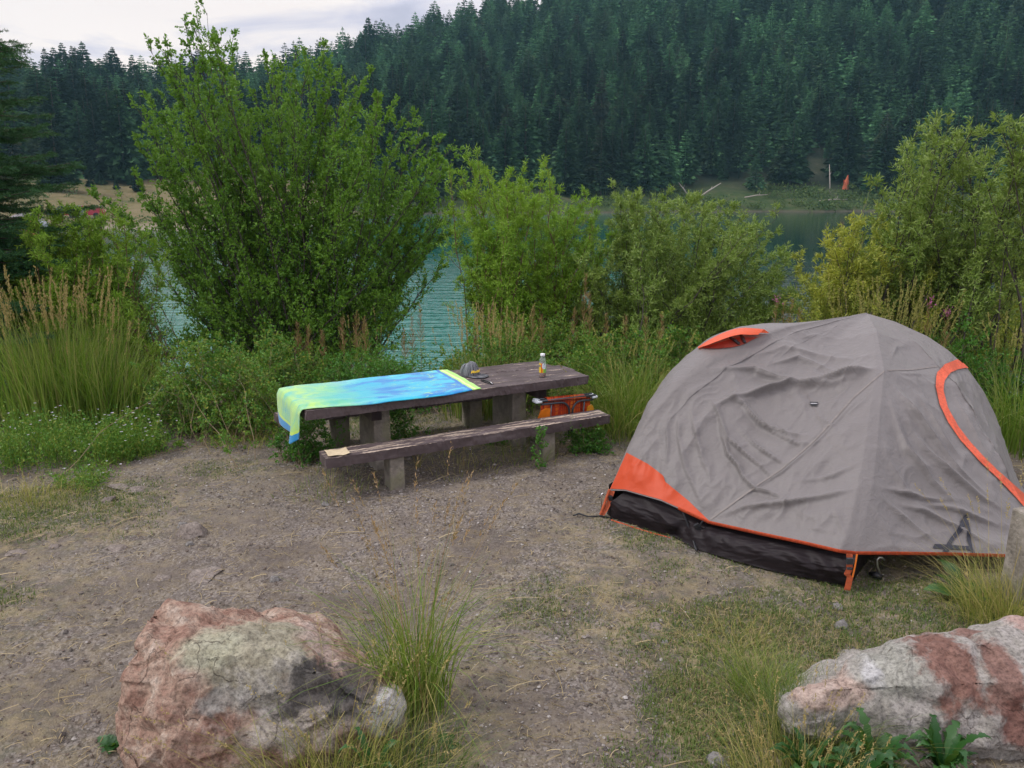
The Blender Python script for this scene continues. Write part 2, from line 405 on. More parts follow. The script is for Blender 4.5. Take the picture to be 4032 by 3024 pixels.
# candidates in polar coordinates by jittered grid of about 5.6 m
for r in np.arange(96, 420, 4.6):
    n = int(r * R(78) / 4.9)
    for k in range(n):
        a = R(-38) + R(78) * (k + rg.uniform(0, 1)) / n; rr_ = r + rg.uniform(-2.6, 2.6)
        x, y = rr_ * math.sin(a), rr_ * math.cos(a); u = float(u_of(x, y))
        if u < -60 or u > 1110: continue
        rs = np.interp(u, _U, _RS); rd = np.interp(u, _RU, _RD); d = rr_ - rs
        wR = float(smooth(250, 420, np.array(u)))
        lim = 66 * (1 - wR) + (10 + 10 * (650 < u < 870)) * wR + rg.uniform(-4, 4)
        if d < lim or rr_ > rd + 26: continue
        keep = .93
        # thin scree gullies seen between the trees
        g1 = abs(u - (505 + (rr_ - 240) * .42)); 
        if wR > .5 and 225 < rr_ < 350 and g1 < 9: keep = .18
        if rg.random() > keep: continue
        z = float(far_z(x, y)); h = rg.triangular(8.5, 12.5, 18.5) * (1.0 if wR > .5 else .95) * (1.0 + .22 * (rr_ > rd - 15) * rg.random())
        if rg.random() < .1: h *= .6
        ph = h / math.hypot(x, y)
        vis = 1.0
        # below the frame top?
        el = math.degrees(math.atan2(z - CH, rr_))
        if el > 14.5: continue
        pts.append((ph, x, y, z, h, u, rr_, rd, wR))
pts.sort(key=lambda q: -q[0])
# single trees on the dry slope, left
def lone(u, v, h):
    best = None
    for r in np.arange(98, 175, .5):
        a = math.atan((u - 512) / (FPX * 1.028)); x, y = r * math.sin(a), r * math.cos(a); z = float(far_z(x, y))
        dd = (ray(u, v)); vv = abs((z - CH) / r - dd.z / math.hypot(dd.x, dd.y))
        if best is None or vv < best[0]: best = (vv, x, y, z)
    return best[1:]
def place_fir(x, y, z, h, k, label, group):
    t = thing('conifer_tree', label, 'conifer tree', (x, y, z - .2), rg.uniform(0, 6.28), group)
    sx = h * rg.uniform(.9, 1.4); t.scale = (sx, sx, h)
    c = bpy.data.objects.new('crown', NEARV[k]); COL.objects.link(c); c.parent = t
    q = bpy.data.objects.new('trunk', TRUNK); COL.objects.link(q); q.parent = t
    return t
for (u, v, h, lb) in [(60, 191, 11.5, 'small dark fir standing alone on the dry slope above the far beach'),
                      (91, 187, 2.2, 'knee-high young fir low on the dry slope, just right of the lone small fir'),
                      (101, 184, 2.3, 'tiny young fir in the middle of the dry slope'),
                      (132, 185, 2.6, 'young fir near the top of the dry slope, rightmost pair, upper one'),
                      (138, 191, 3.6, 'bushy young fir near the right end of the dry slope, lower one of the pair'),
                      (117, 189, 2.0, 'very small round young fir low on the dry slope')]:
    x, y, z = lone(u, v, h); t_ = place_fir(x, y, z, h, [3, 7, 3, 2, 7, 3][int(rg.integers(0, 6))], lb, None); t_.scale = (h * rg.uniform(1.3, 1.9), h * rg.uniform(1.3, 1.9), h)
NTH = 290
SHORE = [q for q in pts[:NTH]]
for q in SHORE:
    ph, x, y, z, h, u, r_, rd, wR = q
    if wR < .5: lb, gp = 'dark fir in the forest above the dry slope on the far left shore', 'firs of the forest on the left shore'
    elif r_ - np.interp(u, _U, _RS) < 34: lb, gp = 'tall dark fir in the front rows just above the far bank of the lake', 'firs in the front rows along the far bank'
    else: lb, gp = 'dark blue-green fir standing higher on the steep slope across the lake', 'firs on the steep slope across the lake'
    place_fir(x, y, z, h, int(rg.integers(0, 8)), lb, gp)
parts = []
for q in pts[NTH:]:
    ph, x, y, z, h, u, r_, rd, wR = q
    V, F = FARV[int(rg.integers(0, 6))]; a = rg.uniform(0, 6.28); sx = h * rg.uniform(.9, 1.45)
    c_, s_ = math.cos(a), math.sin(a)
    V2 = np.stack([(V[:, 0] * c_ - V[:, 1] * s_) * sx + x, (V[:, 0] * s_ + V[:, 1] * c_) * sx + y, V[:, 2] * h + z - .2], 1)
    parts.append((V2, F))
    parts.append((_tv * [h, h, h] + [x, y, z], _tf))
print('conifers', len(pts))
V, F = cat_vf(parts)
o = ob('forest', np_mesh('forest', V, F), M_FIR); tag(o, 'dense dark conifer forest covering the upper hillside across the lake', 'forest', kind='stuff')
# low bushes along the far banks
M_FARB = foliage_mat('far_bank_shrubs', [(.03, .065, .02), (.06, .10, .03), (.10, .13, .05)], .1, .8, .5, wscale=.1)
C, D, L, W = [], [], [], []
for i in range(1500):
    u = rg.uniform(-40, 1090); wR = float(smooth(250, 420, np.array(u)))
    rs = np.interp(u, _U, _RS) + 2.5 * math.sin(u * .021) + 1.2 * math.sin(u * .067)
    d = rg.uniform(.8, 20) if wR > .5 else rg.choice([rg.uniform(8, 14), rg.uniform(24, 64)])
    if wR <= .5 and rg.random() < .7: continue
    a = math.atan((u - 512) / (FPX * 1.028)); r = rs + d; x, y = r * math.sin(a), r * math.cos(a)
    if wR > .5 and noise.noise(Vector((x * .06, y * .06, 0))) < -.12: continue
    z = float(far_z(x, y)); s = rg.uniform(.4, 1.5) * (1 if wR > .5 else .6); n = 34
    p = rg.normal(size=(n, 3)) * [s * .6, s * .6, s * .4] + [x, y, z + s * .4]
    C.append(p); D.append(rg.normal(size=(n, 3)) + [0, 0, .6]); L.append(np.full(n, s * .42)); W.append(np.full(n, s * .3))
V, F = leaves_np(np.concatenate(C), np.concatenate(D), np.concatenate(L), np.concatenate(W), rg)
o = ob('bank_shrubs', np_mesh('bank_shrubs', V, F), M_FARB); tag(o, 'low green scrub along the far banks of the lake', 'shrubs', kind='stuff')
# ================================================================ shrubs, grasses, flowers
def shrub(name, label, cat, base, tips, lm, sm, leafl=.045, leafw=.02, rad=.5, brl=.55, nb=16, nt_=5, nl=9, sub=3, jit=.22, f0=.15, updir=.7, seed=1, group=None, stemr=.014, bjit=.35, bow=.5, stemparts=True, size=1.0, droop=0.0, taper=.6):
    rg = np.random.default_rng(seed)
    bz = gz1(base[0], base[1]) if len(base) < 3 else base[2]
    B0 = np.array([base[0], base[1], bz])
    T = np.array([list(t) for t in tips], float)
    hgt = np.mean(T[:, 2] - bz)
    T = np.repeat(T, sub, axis=0); J = rg.normal(size=T.shape) * jit; J[::sub] = 0; J[:, 2] = -np.abs(J[:, 2]) * 2.2
    T = T + J; n = len(T)
    Bp = B0 + np.concatenate([rg.normal(size=(n, 2)) * bjit, np.zeros((n, 1))], 1)
    Bp[:, :2] += (T[:, :2] - B0[:2]) * .18; Bp[:, 2] = gz(Bp[:, 0], Bp[:, 1]) - .05
    K = 9; t = np.linspace(0, 1, K)[None, :, None]
    hz = np.array([1, 1, 0.]); vz = np.array([0, 0, 1.])
    P = Bp[:, None] + (T - Bp)[:, None] * (hz * (t ** (1 + bow * .6)) + vz * t)
    P = P + rg.normal(size=P.shape) * .03 * t * (1 - t) * 4
    rad_s = stemr * (1 - .85 * t[..., 0]) * rg.uniform(.6, 1.2, size=(n, 1))
    TV = [tubes_np(P, np.broadcast_to(rad_s, (n, K)).copy(), 5)]
    # side branches
    f = f0 + (1 - f0) * ((np.arange(nb)[None] + rg.uniform(0, 1, (n, nb))) / nb) ** .85
    fi = f * (K - 1); i0 = np.clip(fi.astype(int), 0, K - 2); w_ = (fi - i0)[..., None]; ar = np.arange(n)[:, None]
    O = P[ar, i0] * (1 - w_) + P[ar, i0 + 1] * w_; Tg = P[ar, i0 + 1] - P[ar, i0]; Tg /= np.linalg.norm(Tg, axis=2, keepdims=True)
    rd = rg.normal(size=O.shape); rd[..., 2] *= .3
    rd /= np.linalg.norm(rd, axis=2, keepdims=True)
    D = Tg * updir + rd + [0, 0, .15]; D /= np.linalg.norm(D, axis=2, keepdims=True)
    Lb = brl * (1 - taper * f) * rg.uniform(.35, 1.15, f.shape)
    O = O.reshape(-1, 3); D = D.reshape(-1, 3); Lb = Lb.reshape(-1)
    kb = 4; tt = np.linspace(0, 1, kb)[None, :, None]
    Q = O[:, None] + D[:, None] * Lb[:, None, None] * tt + np.array([0, 0, 1.]) * ((.18 - droop) * Lb[:, None, None]) * tt ** 2
    TV.append(tubes_np(Q, (stemr * .28 * (1 - .7 * tt[..., 0])) * np.ones((len(O), 1)), 3))
    # twigs
    m = len(O); ft = rg.uniform(.1, 1, (m, nt_)); ii = np.clip((ft * (kb - 1)).astype(int), 0, kb - 2); wt = (ft * (kb - 1) - ii)[..., None]; am = np.arange(m)[:, None]
    O2 = Q[am, ii] * (1 - wt) + Q[am, ii + 1] * wt
    D2 = D[:, None] * .8 + rg.normal(size=O2.shape) * .55 + [0, 0, .25 - droop]; D2 /= np.linalg.norm(D2, axis=2, keepdims=True)
    L2 = (Lb[:, None] * .42 + .03) * rg.uniform(.5, 1.2, ft.shape)
    O2 = O2.reshape(-1, 3); D2 = D2.reshape(-1, 3); L2 = L2.reshape(-1)
    # leaves along twigs
    q = len(O2); fl = rg.uniform(.05, 1.0, (q, nl))
    C = O2[:, None] + D2[:, None] * (L2[:, None] * fl)[..., None] + rg.normal(size=(q, nl, 3)) * .008
    DL = D2[:, None] * .75 + rg.normal(size=C.shape) * .55
    C = C.reshape(-1, 3); DL = DL.reshape(-1, 3)
    sz = rg.uniform(.6, 1.25, len(C)) * size
    V, F = leaves_np(C, DL, leafl * sz, leafw * sz, rg)
    g_ = gz(C[:, 0], C[:, 1]); okk = np.repeat(C[:, 2] > g_ + .01, 1)
    F = F[okk]
    root = thing(name, label, cat, tuple(B0), 0, group)
    V = V - B0
    ob('foliage', np_mesh('foliage', V, F), lm, root)
    Vs, Fs = cat_vf(TV)
    ob('stems', np_mesh('stems', Vs - B0, Fs, True), sm, root)
    return root
def pxt(lst, y, jy=.8, seed=0):
    r = random.Random(seed); return [aty(u, v, y + r.uniform(-jy, jy)) for u, v in lst]
M_ALDER = foliage_mat('round_bush_leaves', [(0.073, 0.156, 0.029), (0.129, 0.229, 0.044), (0.192, 0.302, 0.070), (0.110, 0.192, 0.040)], .32, .5, .6, (0.183, 0.283, 0.054))
M_WILLOW = foliage_mat('willow_leaves', [(0.116, 0.222, 0.035), (0.194, 0.339, 0.057), (0.290, 0.416, 0.106), (0.165, 0.271, 0.054)], .35, .5, .6, (0.253, 0.359, 0.068))
M_WILLOWG = foliage_mat('grey_willow_leaves', [(0.178, 0.250, 0.062), (0.285, 0.339, 0.090), (0.375, 0.392, 0.133), (0.214, 0.304, 0.098)], .3, .5, .7, (0.356, 0.339, 0.062))
M_WILLOWS = foliage_mat('silver_willow_leaves', [(.10, .165, .040), (.17, .245, .065), (.29, .36, .14), (.14, .21, .05)], .3, .45, .5, (.18, .235, .06))
M_ROSE = foliage_mat('rose_bush_leaves', [(0.051, 0.128, 0.028), (0.094, 0.196, 0.044), (0.153, 0.255, 0.062), (0.273, 0.255, 0.068)], .28, .5, .5, (0.171, 0.222, 0.051))
M_ROSED = foliage_mat('deep_green_leaves', [(0.043, 0.116, 0.025), (0.078, 0.171, 0.037), (0.124, 0.232, 0.054)], .28, .5, .3, (0.109, 0.186, 0.046))
M_WOODD = plain('dark_shrub_wood', (.055, .045, .038), .85, var=.4, nscale=10)
M_WOODR = plain('reddish_willow_wood', (.14, .075, .05), .8, var=.4, nscale=10)
M_WOODT = plain('tan_twigs', (.20, .15, .09), .8, var=.3, nscale=10)
# --- big round-leaved bush
tp = [(150, 125), (143, 145), (134, 175), (142, 198), (150, 100), (150, 50), (165, 40), (168, 100), (184, 20), (196, 30), (207, 13), (212, 30), (225, 118), (240, 100), (255, 92), (272, 74),
      (282, 62), (296, 51), (310, 60), (324, 44), (335, 75), (343, 80), (357, 95), (370, 74), (384, 93), (398, 122), (412, 118), (425, 135), (442, 141), (440, 176), (430, 205), (438, 225),
      (165, 215), (182, 240), (192, 270), (410, 240), (395, 270), (380, 300), (180, 300), (200, 150), (290, 120), (340, 130), (380, 150), (250, 150), (420, 165), (175, 130), (405, 190)]
shrub('leafy_bush', 'huge round-leaved green bush with tall upright plumes, standing between the camp and the lake', 'bush', (-3.15, 11.4), pxt(tp, 11.9, 1.1, 3),
      M_ALDER, M_WOODD, .040, .028, brl=.72, nb=22, nt_=6, nl=11, sub=3, jit=.26, f0=.14, updir=1.7, seed=11, stemr=.020, bjit=.30, bow=.5, taper=.72)
lo = [(205, 330), (218, 345), (235, 330), (260, 350), (300, 352), (330, 340), (355, 325), (375, 305), (220, 300), (290, 310), (340, 290), (250, 290), (390, 265), (225, 260), (310, 250), (365, 240)]
shrub('leafy_bush', 'shaded lower skirt of dense round-leaved branches at the foot of the huge bush', 'bush', (-2.9, 10.9), pxt(lo, 11.0, .4, 5),
      M_ALDER, M_WOODD, .042, .030, brl=.80, nb=12, nt_=6, nl=11, sub=2, jit=.3, f0=.05, updir=.5, seed=12, stemr=.016, bjit=.25, taper=.3)
# --- willow at left edge and its red-stemmed neighbour
tp = [(-18, 235), (3, 238), (14, 226), (27, 222), (38, 213), (50, 208), (63, 213), (75, 210), (88, 215), (100, 228), (8, 262), (30, 250), (60, 245), (95, 250), (-20, 260), (80, 270), (20, 290), (50, 285), (112, 212), (124, 220), (136, 232), (118, 248), (138, 268), (70, 300), (110, 300), (128, 290), (95, 320), (45, 320)]
shrub('willow_bush', 'bright green narrow-leaved willow at the left edge, behind the tall reed grass', 'bush', (-4.9, 9.2), pxt(tp, 9.4, .8, 6),
      M_WILLOW, M_WOODR, .055, .012, brl=.6, nb=20, nt_=6, nl=13, sub=3, jit=.2, f0=.12, updir=.9, seed=13, stemr=.013, taper=.80)
tp = [(108, 225), (120, 222), (132, 236), (142, 250), (150, 275), (125, 262), (110, 270), (136, 300), (155, 310), (160, 335), (105, 310), (122, 330), (92, 290)]
shrub('willow_bush', 'thin dark red-stemmed willow between the left willow and the gap of bright water', 'bush', (-4.35, 9.6), pxt(tp, 9.8, .5, 7),
      M_ROSED, M_WOODR, .045, .014, brl=.55, nb=10, nt_=4, nl=4, sub=2, jit=.2, f0=.2, updir=1.2, seed=14, stemr=.012)
# --- middle willows
tp = [(467, 152), (478, 160), (487, 176), (500, 186), (512, 178), (522, 170), (543, 168), (548, 170), (555, 186), (572, 200), (587, 196), (593, 216), (470, 196), (463, 215), (475, 235), (466, 262), (535, 205), (505, 215), (560, 225), (585, 245), (480, 280), (500, 260), (540, 260), (575, 280), (520, 300), (560, 310), (490, 310), (600, 300)]
shrub('willow_bush', 'upright loose willow with pale tufted tips, directly behind the tall grass at the table', 'bush', (.15, 10.2), pxt(tp, 10.4, .7, 8),
      M_WILLOW, M_WOODR, .056, .0105, brl=.5, nb=21, nt_=6, nl=13, sub=3, jit=.16, f0=.12, updir=1.3, seed=15, stemr=.013, taper=.80)
tp = [(612, 184), (620, 205), (634, 196), (642, 208), (655, 204), (668, 193), (680, 200), (695, 198), (706, 208), (720, 203), (733, 205), (740, 218), (752, 226), (762, 240), (775, 232), (786, 250), (790, 275), (790, 295), (625, 240), (650, 240), (690, 235), (730, 245), (765, 260), (605, 225), (598, 250), (600, 275), (592, 235), (700, 275), (640, 280), (780, 300), (620, 310), (660, 320), (720, 315), (760, 320), (680, 300)]
shrub('willow_bush', 'broad rounded bright green willow behind the tent roof, filling the middle of the shore', 'bush', (1.75, 10.1), pxt(tp, 10.3, .9, 9),
      M_WILLOWS, M_WOODD, .058, .011, brl=.55, nb=21, nt_=6, nl=14, sub=3, jit=.2, f0=.06, updir=1.0, seed=16, stemr=.012, taper=.80)
# --- right-hand willows
tp = [(842, 250), (846, 238), (850, 226), (856, 222), (866, 224), (878, 212), (890, 214), (905, 222), (920, 212), (938, 222), (955, 235), (836, 275), (842, 262), (870, 250), (910, 255), (945, 265), (832, 300), (860, 290), (980, 250), (1000, 270), (990, 300), (1020, 260), (850, 320), (900, 300), (940, 310), (1000, 330), (1030, 300), (960, 285), (1025, 345), (985, 350)]
shrub('willow_bush', 'low wide yellow-green willow behind the tent, under the tall leaning willow', 'bush', (3.6, 9.0), pxt(tp, 9.0, .7, 10),
      M_WILLOWG, M_WOODD, .055, .011, brl=.55, nb=20, nt_=6, nl=13, sub=3, jit=.2, f0=.08, updir=.8, seed=17, stemr=.012, taper=.80)
tp = [(906, 146), (916, 134), (926, 127), (935, 124), (948, 128), (960, 132), (972, 131), (985, 148), (1000, 162), (985, 130), (925, 165), (915, 185), (912, 205), (935, 190), (955, 175), (990, 185), (1015, 175), (1030, 160), (940, 215), (970, 215), (1005, 215), (1030, 210), (950, 250), (985, 255), (1015, 250), (965, 235), (1000, 290)]
shrub('willow_bush', 'tall silvery willow at the right edge whose thin leafy branches lean left over the lake', 'bush', (4.5, 8.7), pxt(tp, 8.6, .6, 11),
      M_WILLOWS, M_WOODD, .060, .012, brl=.55, nb=19, nt_=6, nl=9, sub=2, jit=.16, f0=.25, updir=.9, seed=18, stemr=.016, bow=1.1, taper=.80)
tp = [(998, 120), (1008, 118), (1018, 124), (1030, 128), (1040, 110)]
shrub('willow_bush', 'few high willow sprays reaching in at the right edge above the other willows', 'bush', (5.4, 8.2), pxt(tp, 7.9, .3, 12),
      M_WILLOWS, M_WOODD, .060, .012, brl=.4, nb=17, nt_=5, nl=8, sub=2, jit=.12, f0=.5, updir=1.1, seed=19, stemr=.014, taper=.80)
tp = [(855, 240), (872, 182), (868, 205)]
shrub('willow_sapling', 'single thin pale willow shoot rising over dark water, left of the tall leaning willow', 'sapling', (3.25, 8.9), pxt([(873, 182), (880, 215)], 8.8, .1, 12),
      M_WILLOWS, M_WOODT, .05, .012, brl=.16, nb=14, nt_=2, nl=5, sub=1, jit=.05, f0=.4, updir=1.4, seed=20, stemr=.006, bjit=.05)
# --- low rose bushes and weeds
def dome(u0, u1, v0, v1, n, seed):
    r = random.Random(seed); out = []
    for i in range(n):
        k = (i + .5) / n; u = u0 + (u1 - u0) * k
        out.append((u, v0 + (v1 - v0) * (abs(2 * k - 1) ** 2.2) + r.uniform(-4, 10)))
    for i in range(n): out.append((r.uniform(u0 + 5, u1 - 5), v0 + (v1 - v0) * r.uniform(.25, .9)))
    return out
RB = [('rose_bush', 'large low rose bush left of the table, below the bright water gap', (135, 285, 338, 435), 7.7, (-2.72, 7.55), M_ROSE, 31, 20),
      ('rose_bush', 'rose bush right behind the towel-covered end of the table, under the huge bush', (225, 330, 335, 405), 8.6, (-2.45, 8.5), M_ROSE, 32, 14),
      ('rose_bush', 'low leafy bush behind the table middle, left of the tall grass', (315, 420, 350, 395), 8.5, (-1.35, 8.4), M_ROSED, 33, 13),
      ('rose_bush', 'low green bush behind the striped cap, right of the tall grass with seed spikes', (430, 560, 330, 385), 8.7, (.05, 8.7), M_ROSE, 34, 15),
      ('rose_bush', 'low green bush behind the drink bottle', (540, 690, 330, 400), 8.6, (1.1, 8.6), M_ROSE, 35, 15),
      ('weed_bush', 'mixed green weeds under the brown plumes behind the table', (480, 620, 318, 360), 9.2, (.4, 9.2), M_ROSE, 41, 14),
      ('weed_bush', 'mixed green weeds at the foot of the rounded willow, left of the tent roof', (600, 720, 325, 375), 9.1, (1.75, 9.1), M_ROSE, 42, 14),
      ('weed_bush', 'green weeds filling the edge right of the tent, below the seed spikes', (880, 1040, 330, 420), 7.9, (4.6, 7.9), M_ROSED, 43, 16),
      ('rose_bush', 'small dark rose bush growing under the towel-hung end of the table', (270, 345, 402, 455), 6.75, (-1.9, 6.7), M_ROSED, 36, 9),
      ('rose_bush', 'dark leafy sprig between the table legs, just right of the left concrete leg', (378, 420, 400, 440), 6.95, (-1.0, 6.9), M_ROSED, 37, 4),
      ('rose_bush', 'small leafy bush under the right end of the near bench', (562, 612, 428, 462), 6.95, (.74, 6.9), M_ROSED, 38, 8),
      ('rose_bush', 'leafy sprig poking up over the near bench edge beside its right leg', (536, 546, 430, 445), 6.42, (.20, 6.45), M_ROSED, 39, 1),
      ('rose_bush', 'low leaves in the shade under the middle of the near bench', (470, 520, 442, 462), 7.2, (-.15, 7.2), M_ROSED, 40, 4)]
for nm, lb, (u0, u1, v0, v1), y, base, m_, sd, n in RB:
    small = n < 10
    shrub(nm, lb, 'bush', base, pxt(dome(u0, u1, v0, v1, n, sd), y, .12 if small else .35, sd), m_, M_WOODT, .024 if small else .028, .020 if small else .022,
          brl=(.05 if n < 3 else .13) if small else .22, nb=7 if small else 8, nt_=3 if small else 4, nl=6 if small else 7, sub=1 if n < 3 else 2 if small else 3, jit=.02 if n < 3 else .07, f0=.1, updir=.9, seed=sd, stemr=.004, bjit=.01 if n < 3 else .08 if small else .4, taper=.3)
# --- grasses
def blades(base, n, h, spread, lean, width, droop, rg, K=6, hvar=.3, side=None, facing=None):
    a = rg.uniform(0, 6.283, n); r = rg.uniform(0, 1, n) ** .62 * spread * rg.choice([1, 1, 1, 1.35], n)
    bx = base[0] + np.cos(a) * r; by = base[1] + np.sin(a) * r; bz = gz(bx, by) - .01
    az_ = a + rg.normal(size=n) * .8; hh = h * rg.uniform(1 - hvar, 1 + hvar * .35, n); ln = lean * rg.uniform(.1, 1.0, n) * (.5 + r / max(spread, 1e-3))
    t = np.linspace(0, 1, K)[None]; dr = droop * rg.uniform(0, 1, n)[:, None]
    hx = (ln[:, None] * t ** 1.6 + dr * t ** 3 * .9) * hh[:, None]
    zz = hh[:, None] * (t - dr * .75 * t ** 3.2)
    X = bx[:, None] + np.cos(az_)[:, None] * hx; Y = by[:, None] + np.sin(az_)[:, None] * hx; Z = bz[:, None] + zz
    P = np.stack([X, Y, Z], -1)
    sa = rg.uniform(0, 6.283, n); sd = np.stack([np.cos(sa), np.sin(sa), np.zeros(n)], -1)[:, None]
    w_ = width * rg.uniform(.6, 1.2, n)[:, None, None] * (1 - .93 * t[..., None] ** 1.5) * .5
    L_, R_ = P - sd * w_, P + sd * w_
    idx = np.arange(n * K * 2).reshape(n, K, 2)
    V = np.stack([L_, R_], 2).reshape(-1, 3)
    F = np.stack([idx[:, :-1, 0], idx[:, :-1, 1], idx[:, 1:, 1], idx[:, 1:, 0]], -1).reshape(-1, 4)
    return V, F, P
def spikes(P, rg, f0=.78, n=16, l=.016, w_=.005, out=.25, extend=0.0):
    """seed spikelets along the top of each stem polyline P (m,K,3)"""
    m, K, _ = P.shape; f = f0 + (1 - f0) * rg.uniform(0, 1, (m, n)); fi = f * (K - 1); i = np.clip(fi.astype(int), 0, K - 2); k = (fi - i)[..., None]; ar = np.arange(m)[:, None]
    C = P[ar, i] * (1 - k) + P[ar, i + 1] * k; T = P[ar, i + 1] - P[ar, i]; T /= np.linalg.norm(T, axis=2, keepdims=True)
    D = T + rg.normal(size=C.shape) * out
    return leaves_np((C + rg.normal(size=C.shape) * w_ * .5).reshape(-1, 3), D.reshape(-1, 3), l * rg.uniform(.7, 1.3, m * n), w_, rg)
M_GRASS = foliage_mat('green_grass_blades', [(0.074, 0.135, 0.024), (0.121, 0.196, 0.041), (0.189, 0.243, 0.068), (0.324, 0.297, 0.135)], .3, .5, .3, (0.162, 0.203, 0.054))
M_GRASSY = foliage_mat('yellowing_grass', [(0.135, 0.176, 0.041), (0.230, 0.243, 0.068), (0.338, 0.297, 0.121), (0.446, 0.365, 0.189)], .3, .55, .4, (0.351, 0.297, 0.135))
M_GRASSD = foliage_mat('dark_fine_grass', [(0.041, 0.081, 0.024), (0.074, 0.115, 0.041), (0.115, 0.149, 0.054)], .2, .5, .3, (0.121, 0.135, 0.054))
M_SEED = foliage_mat('pale_seed_heads', [(.28, .22, .10), (.36, .28, .14), (.42, .34, .19)], .2, .7, .3, (.33, .25, .12))
M_SEEDG = foliage_mat('greenish_seed_spikes', [(.20, .20, .07), (.28, .26, .10), (.33, .29, .13)], .2, .7, .3, (.26, .24, .09))
M_SEEDR = foliage_mat('reddish_seed_heads', [(.24, .15, .085), (.31, .20, .12), (.36, .26, .16)], .2, .7, .3, (.28, .18, .11))
def clump(name, label, base, n, h, spread, lean=.25, width=.007, droop=.4, mat=None, seed=1, heads=0, hh=None, hmat=None, hl=.02, hw=.006, hn=18, f0=.78, group=None, dry=0, hout=.25, hlean=.15, cat='grass clump', hspread=None):
    rg = np.random.default_rng(seed); mat = mat or M_GRASS
    B0 = np.array([base[0], base[1], gz1(*base)])
    root = thing(name, label, cat, tuple(B0), 0, group)
    V, F, _ = blades(base, n, h, spread, lean, width, droop, rg)
    parts_ = [(V, F)]
    ob('blades', np_mesh('blades', V - B0, F), mat, root)
    if dry:
        V, F, _ = blades(base, dry, h * .8, spread * 1.05, lean * 1.6, width * .8, droop * 1.5, rg)
        ob('dry_blades', np_mesh('dry_blades', V - B0, F), M_GRASSY, root)
    if heads:
        V, F, P = blades(base, heads, hh or h * 1.25, hspread or spread * .9, hlean, .0035, .06, rg, K=8, hvar=.22)
        V2, F2 = spikes(P, rg, f0, hn, hl, hw, hout)
        a_, b_ = cat_vf([(V, F), (V2, F2)])
        ob('seed_stalks', np_mesh('seed_stalks', a_ - B0, b_), hmat or M_SEED, root)
    return root
clump('tall_grass', 'tall reed grass clump with tan seed spikes at the left edge', (-4.55, 7.9), 950, 1.22, .55, .22, .013, .25, M_GRASS, 51, 75, 1.55, M_SEED, .024, .009, 60, .80, hlean=.14)
clump('tall_grass', 'green half of the tall reed grass by the left edge, nearest the flowering asters', (-4.05, 7.8), 520, .95, .36, .28, .013, .35, M_GRASS, 52, 12, 1.25, M_SEED, .022, .007, 40, .82)
clump('tall_grass', 'tall upright grass clump with straw-coloured seed spikes behind the striped cap', (-.27, 8.3), 560, .72, .38, .28, .012, .4, M_GRASS, 53, 55, 1.15, M_SEED, .020, .006, 50, .80, dry=120, hlean=.12)
clump('tall_grass', 'arching grass clump at the far right corner of the picnic table', (1.25, 8.0), 620, .78, .42, .5, .011, .6, M_GRASS, 54, 26, .95, M_SEEDG, .018, .006, 40, .84, dry=160, hlean=.3)
clump('tall_grass', 'arching grass clump beside the left back of the tent, next to the bench end', (1.05, 7.6), 420, .55, .38, .55, .010, .6, M_GRASS, 55, 14, .75, M_SEEDG, .018, .006, 34, .84, dry=140, hlean=.35)
clump('tall_grass', 'clump of long greenish seed spikes rising behind the top of the tent', (3.75, 7.9), 420, 1.05, .45, .25, .012, .35, M_GRASS, 56, 75, 1.48, M_SEEDG, .024, .008, 60, .78, hlean=.16)
clump('tall_grass', 'rank grass with drooping seed spikes at the right edge behind the tent door', (4.7, 7.2), 520, .95, .5, .45, .012, .6, M_GRASS, 57, 26, 1.25, M_SEEDG, .022, .008, 50, .84, hlean=.4)
clump('tall_grass', 'low arching grass right of the tent by the right edge of the picture', (5.0, 6.5), 420, .6, .4, .45, .011, .6, M_GRASS, 58, 10, .8, M_SEEDG, .02, .007, 40, .84, hlean=.4)
clump('tall_grass', 'grass along the water edge in the gap left of the huge bush', (-3.9, 10.2), 500, .42, .5, .3, .008, .4, M_GRASS, 59)
clump('tall_grass', 'grass tuft with thin stalks between the rose bush and the table, against the huge bush', (-1.8, 9.2), 260, .6, .5, .3, .006, .4, M_GRASS, 60, 14, .95, M_SEED, .018, .005, 30, .84)
# foreground tufts
clump('grass_tuft', 'tall thin green grass tuft with reddish seed heads, right behind the pink boulder', tuple(at(415, 705))[:2], 230, .84, .13, .30, .0065, .85, M_GRASS, 61, 30, 1.08, M_SEEDR, .024, .0044, 20, .86, dry=60, hlean=.34, hout=.3, hspread=.10)
clump('grass_tuft', 'short green grass on the lower left of the tall tuft behind the pink boulder', tuple(at(392, 690))[:2], 110, .42, .11, .5, .006, .7, M_GRASS, 62, 5, .70, M_SEED, .018, .004, 14, .84, hout=.4)
clump('grass_tuft', 'fine dark green grass tuft against the left end of the grey boulder', tuple(at(815, 745))[:2], 700, .30, .18, .8, .0032, .25, M_GRASSD, 63, 12, .36, M_SEED, .014, .0035, 12, .82, dry=150, hout=.4)
clump('grass_tuft', 'pale green fine grass in front of the left tip of the grey boulder', tuple(at(765, 690))[:2], 520, .22, .16, .8, .0028, .3, M_GRASS, 64, 0, dry=120)
clump('grass_tuft', 'dry straw-coloured grass with many small seed heads, bottom edge left of the big dandelion leaves', tuple(at(800, 785))[:2], 560, .24, .26, .7, .003, .5, M_GRASSY, 65, 55, .30, M_SEED, .010, .0042, 22, .80, hout=.7, hlean=.4)
clump('grass_tuft', 'straggly yellow grass with bent seed stalks in front of the pink boulder', (-.72, 2.70), 420, .42, .28, .6, .0034, .5, M_GRASSY, 66, 34, .55, M_SEED, .012, .0042, 22, .84, hout=.6, hlean=.75)
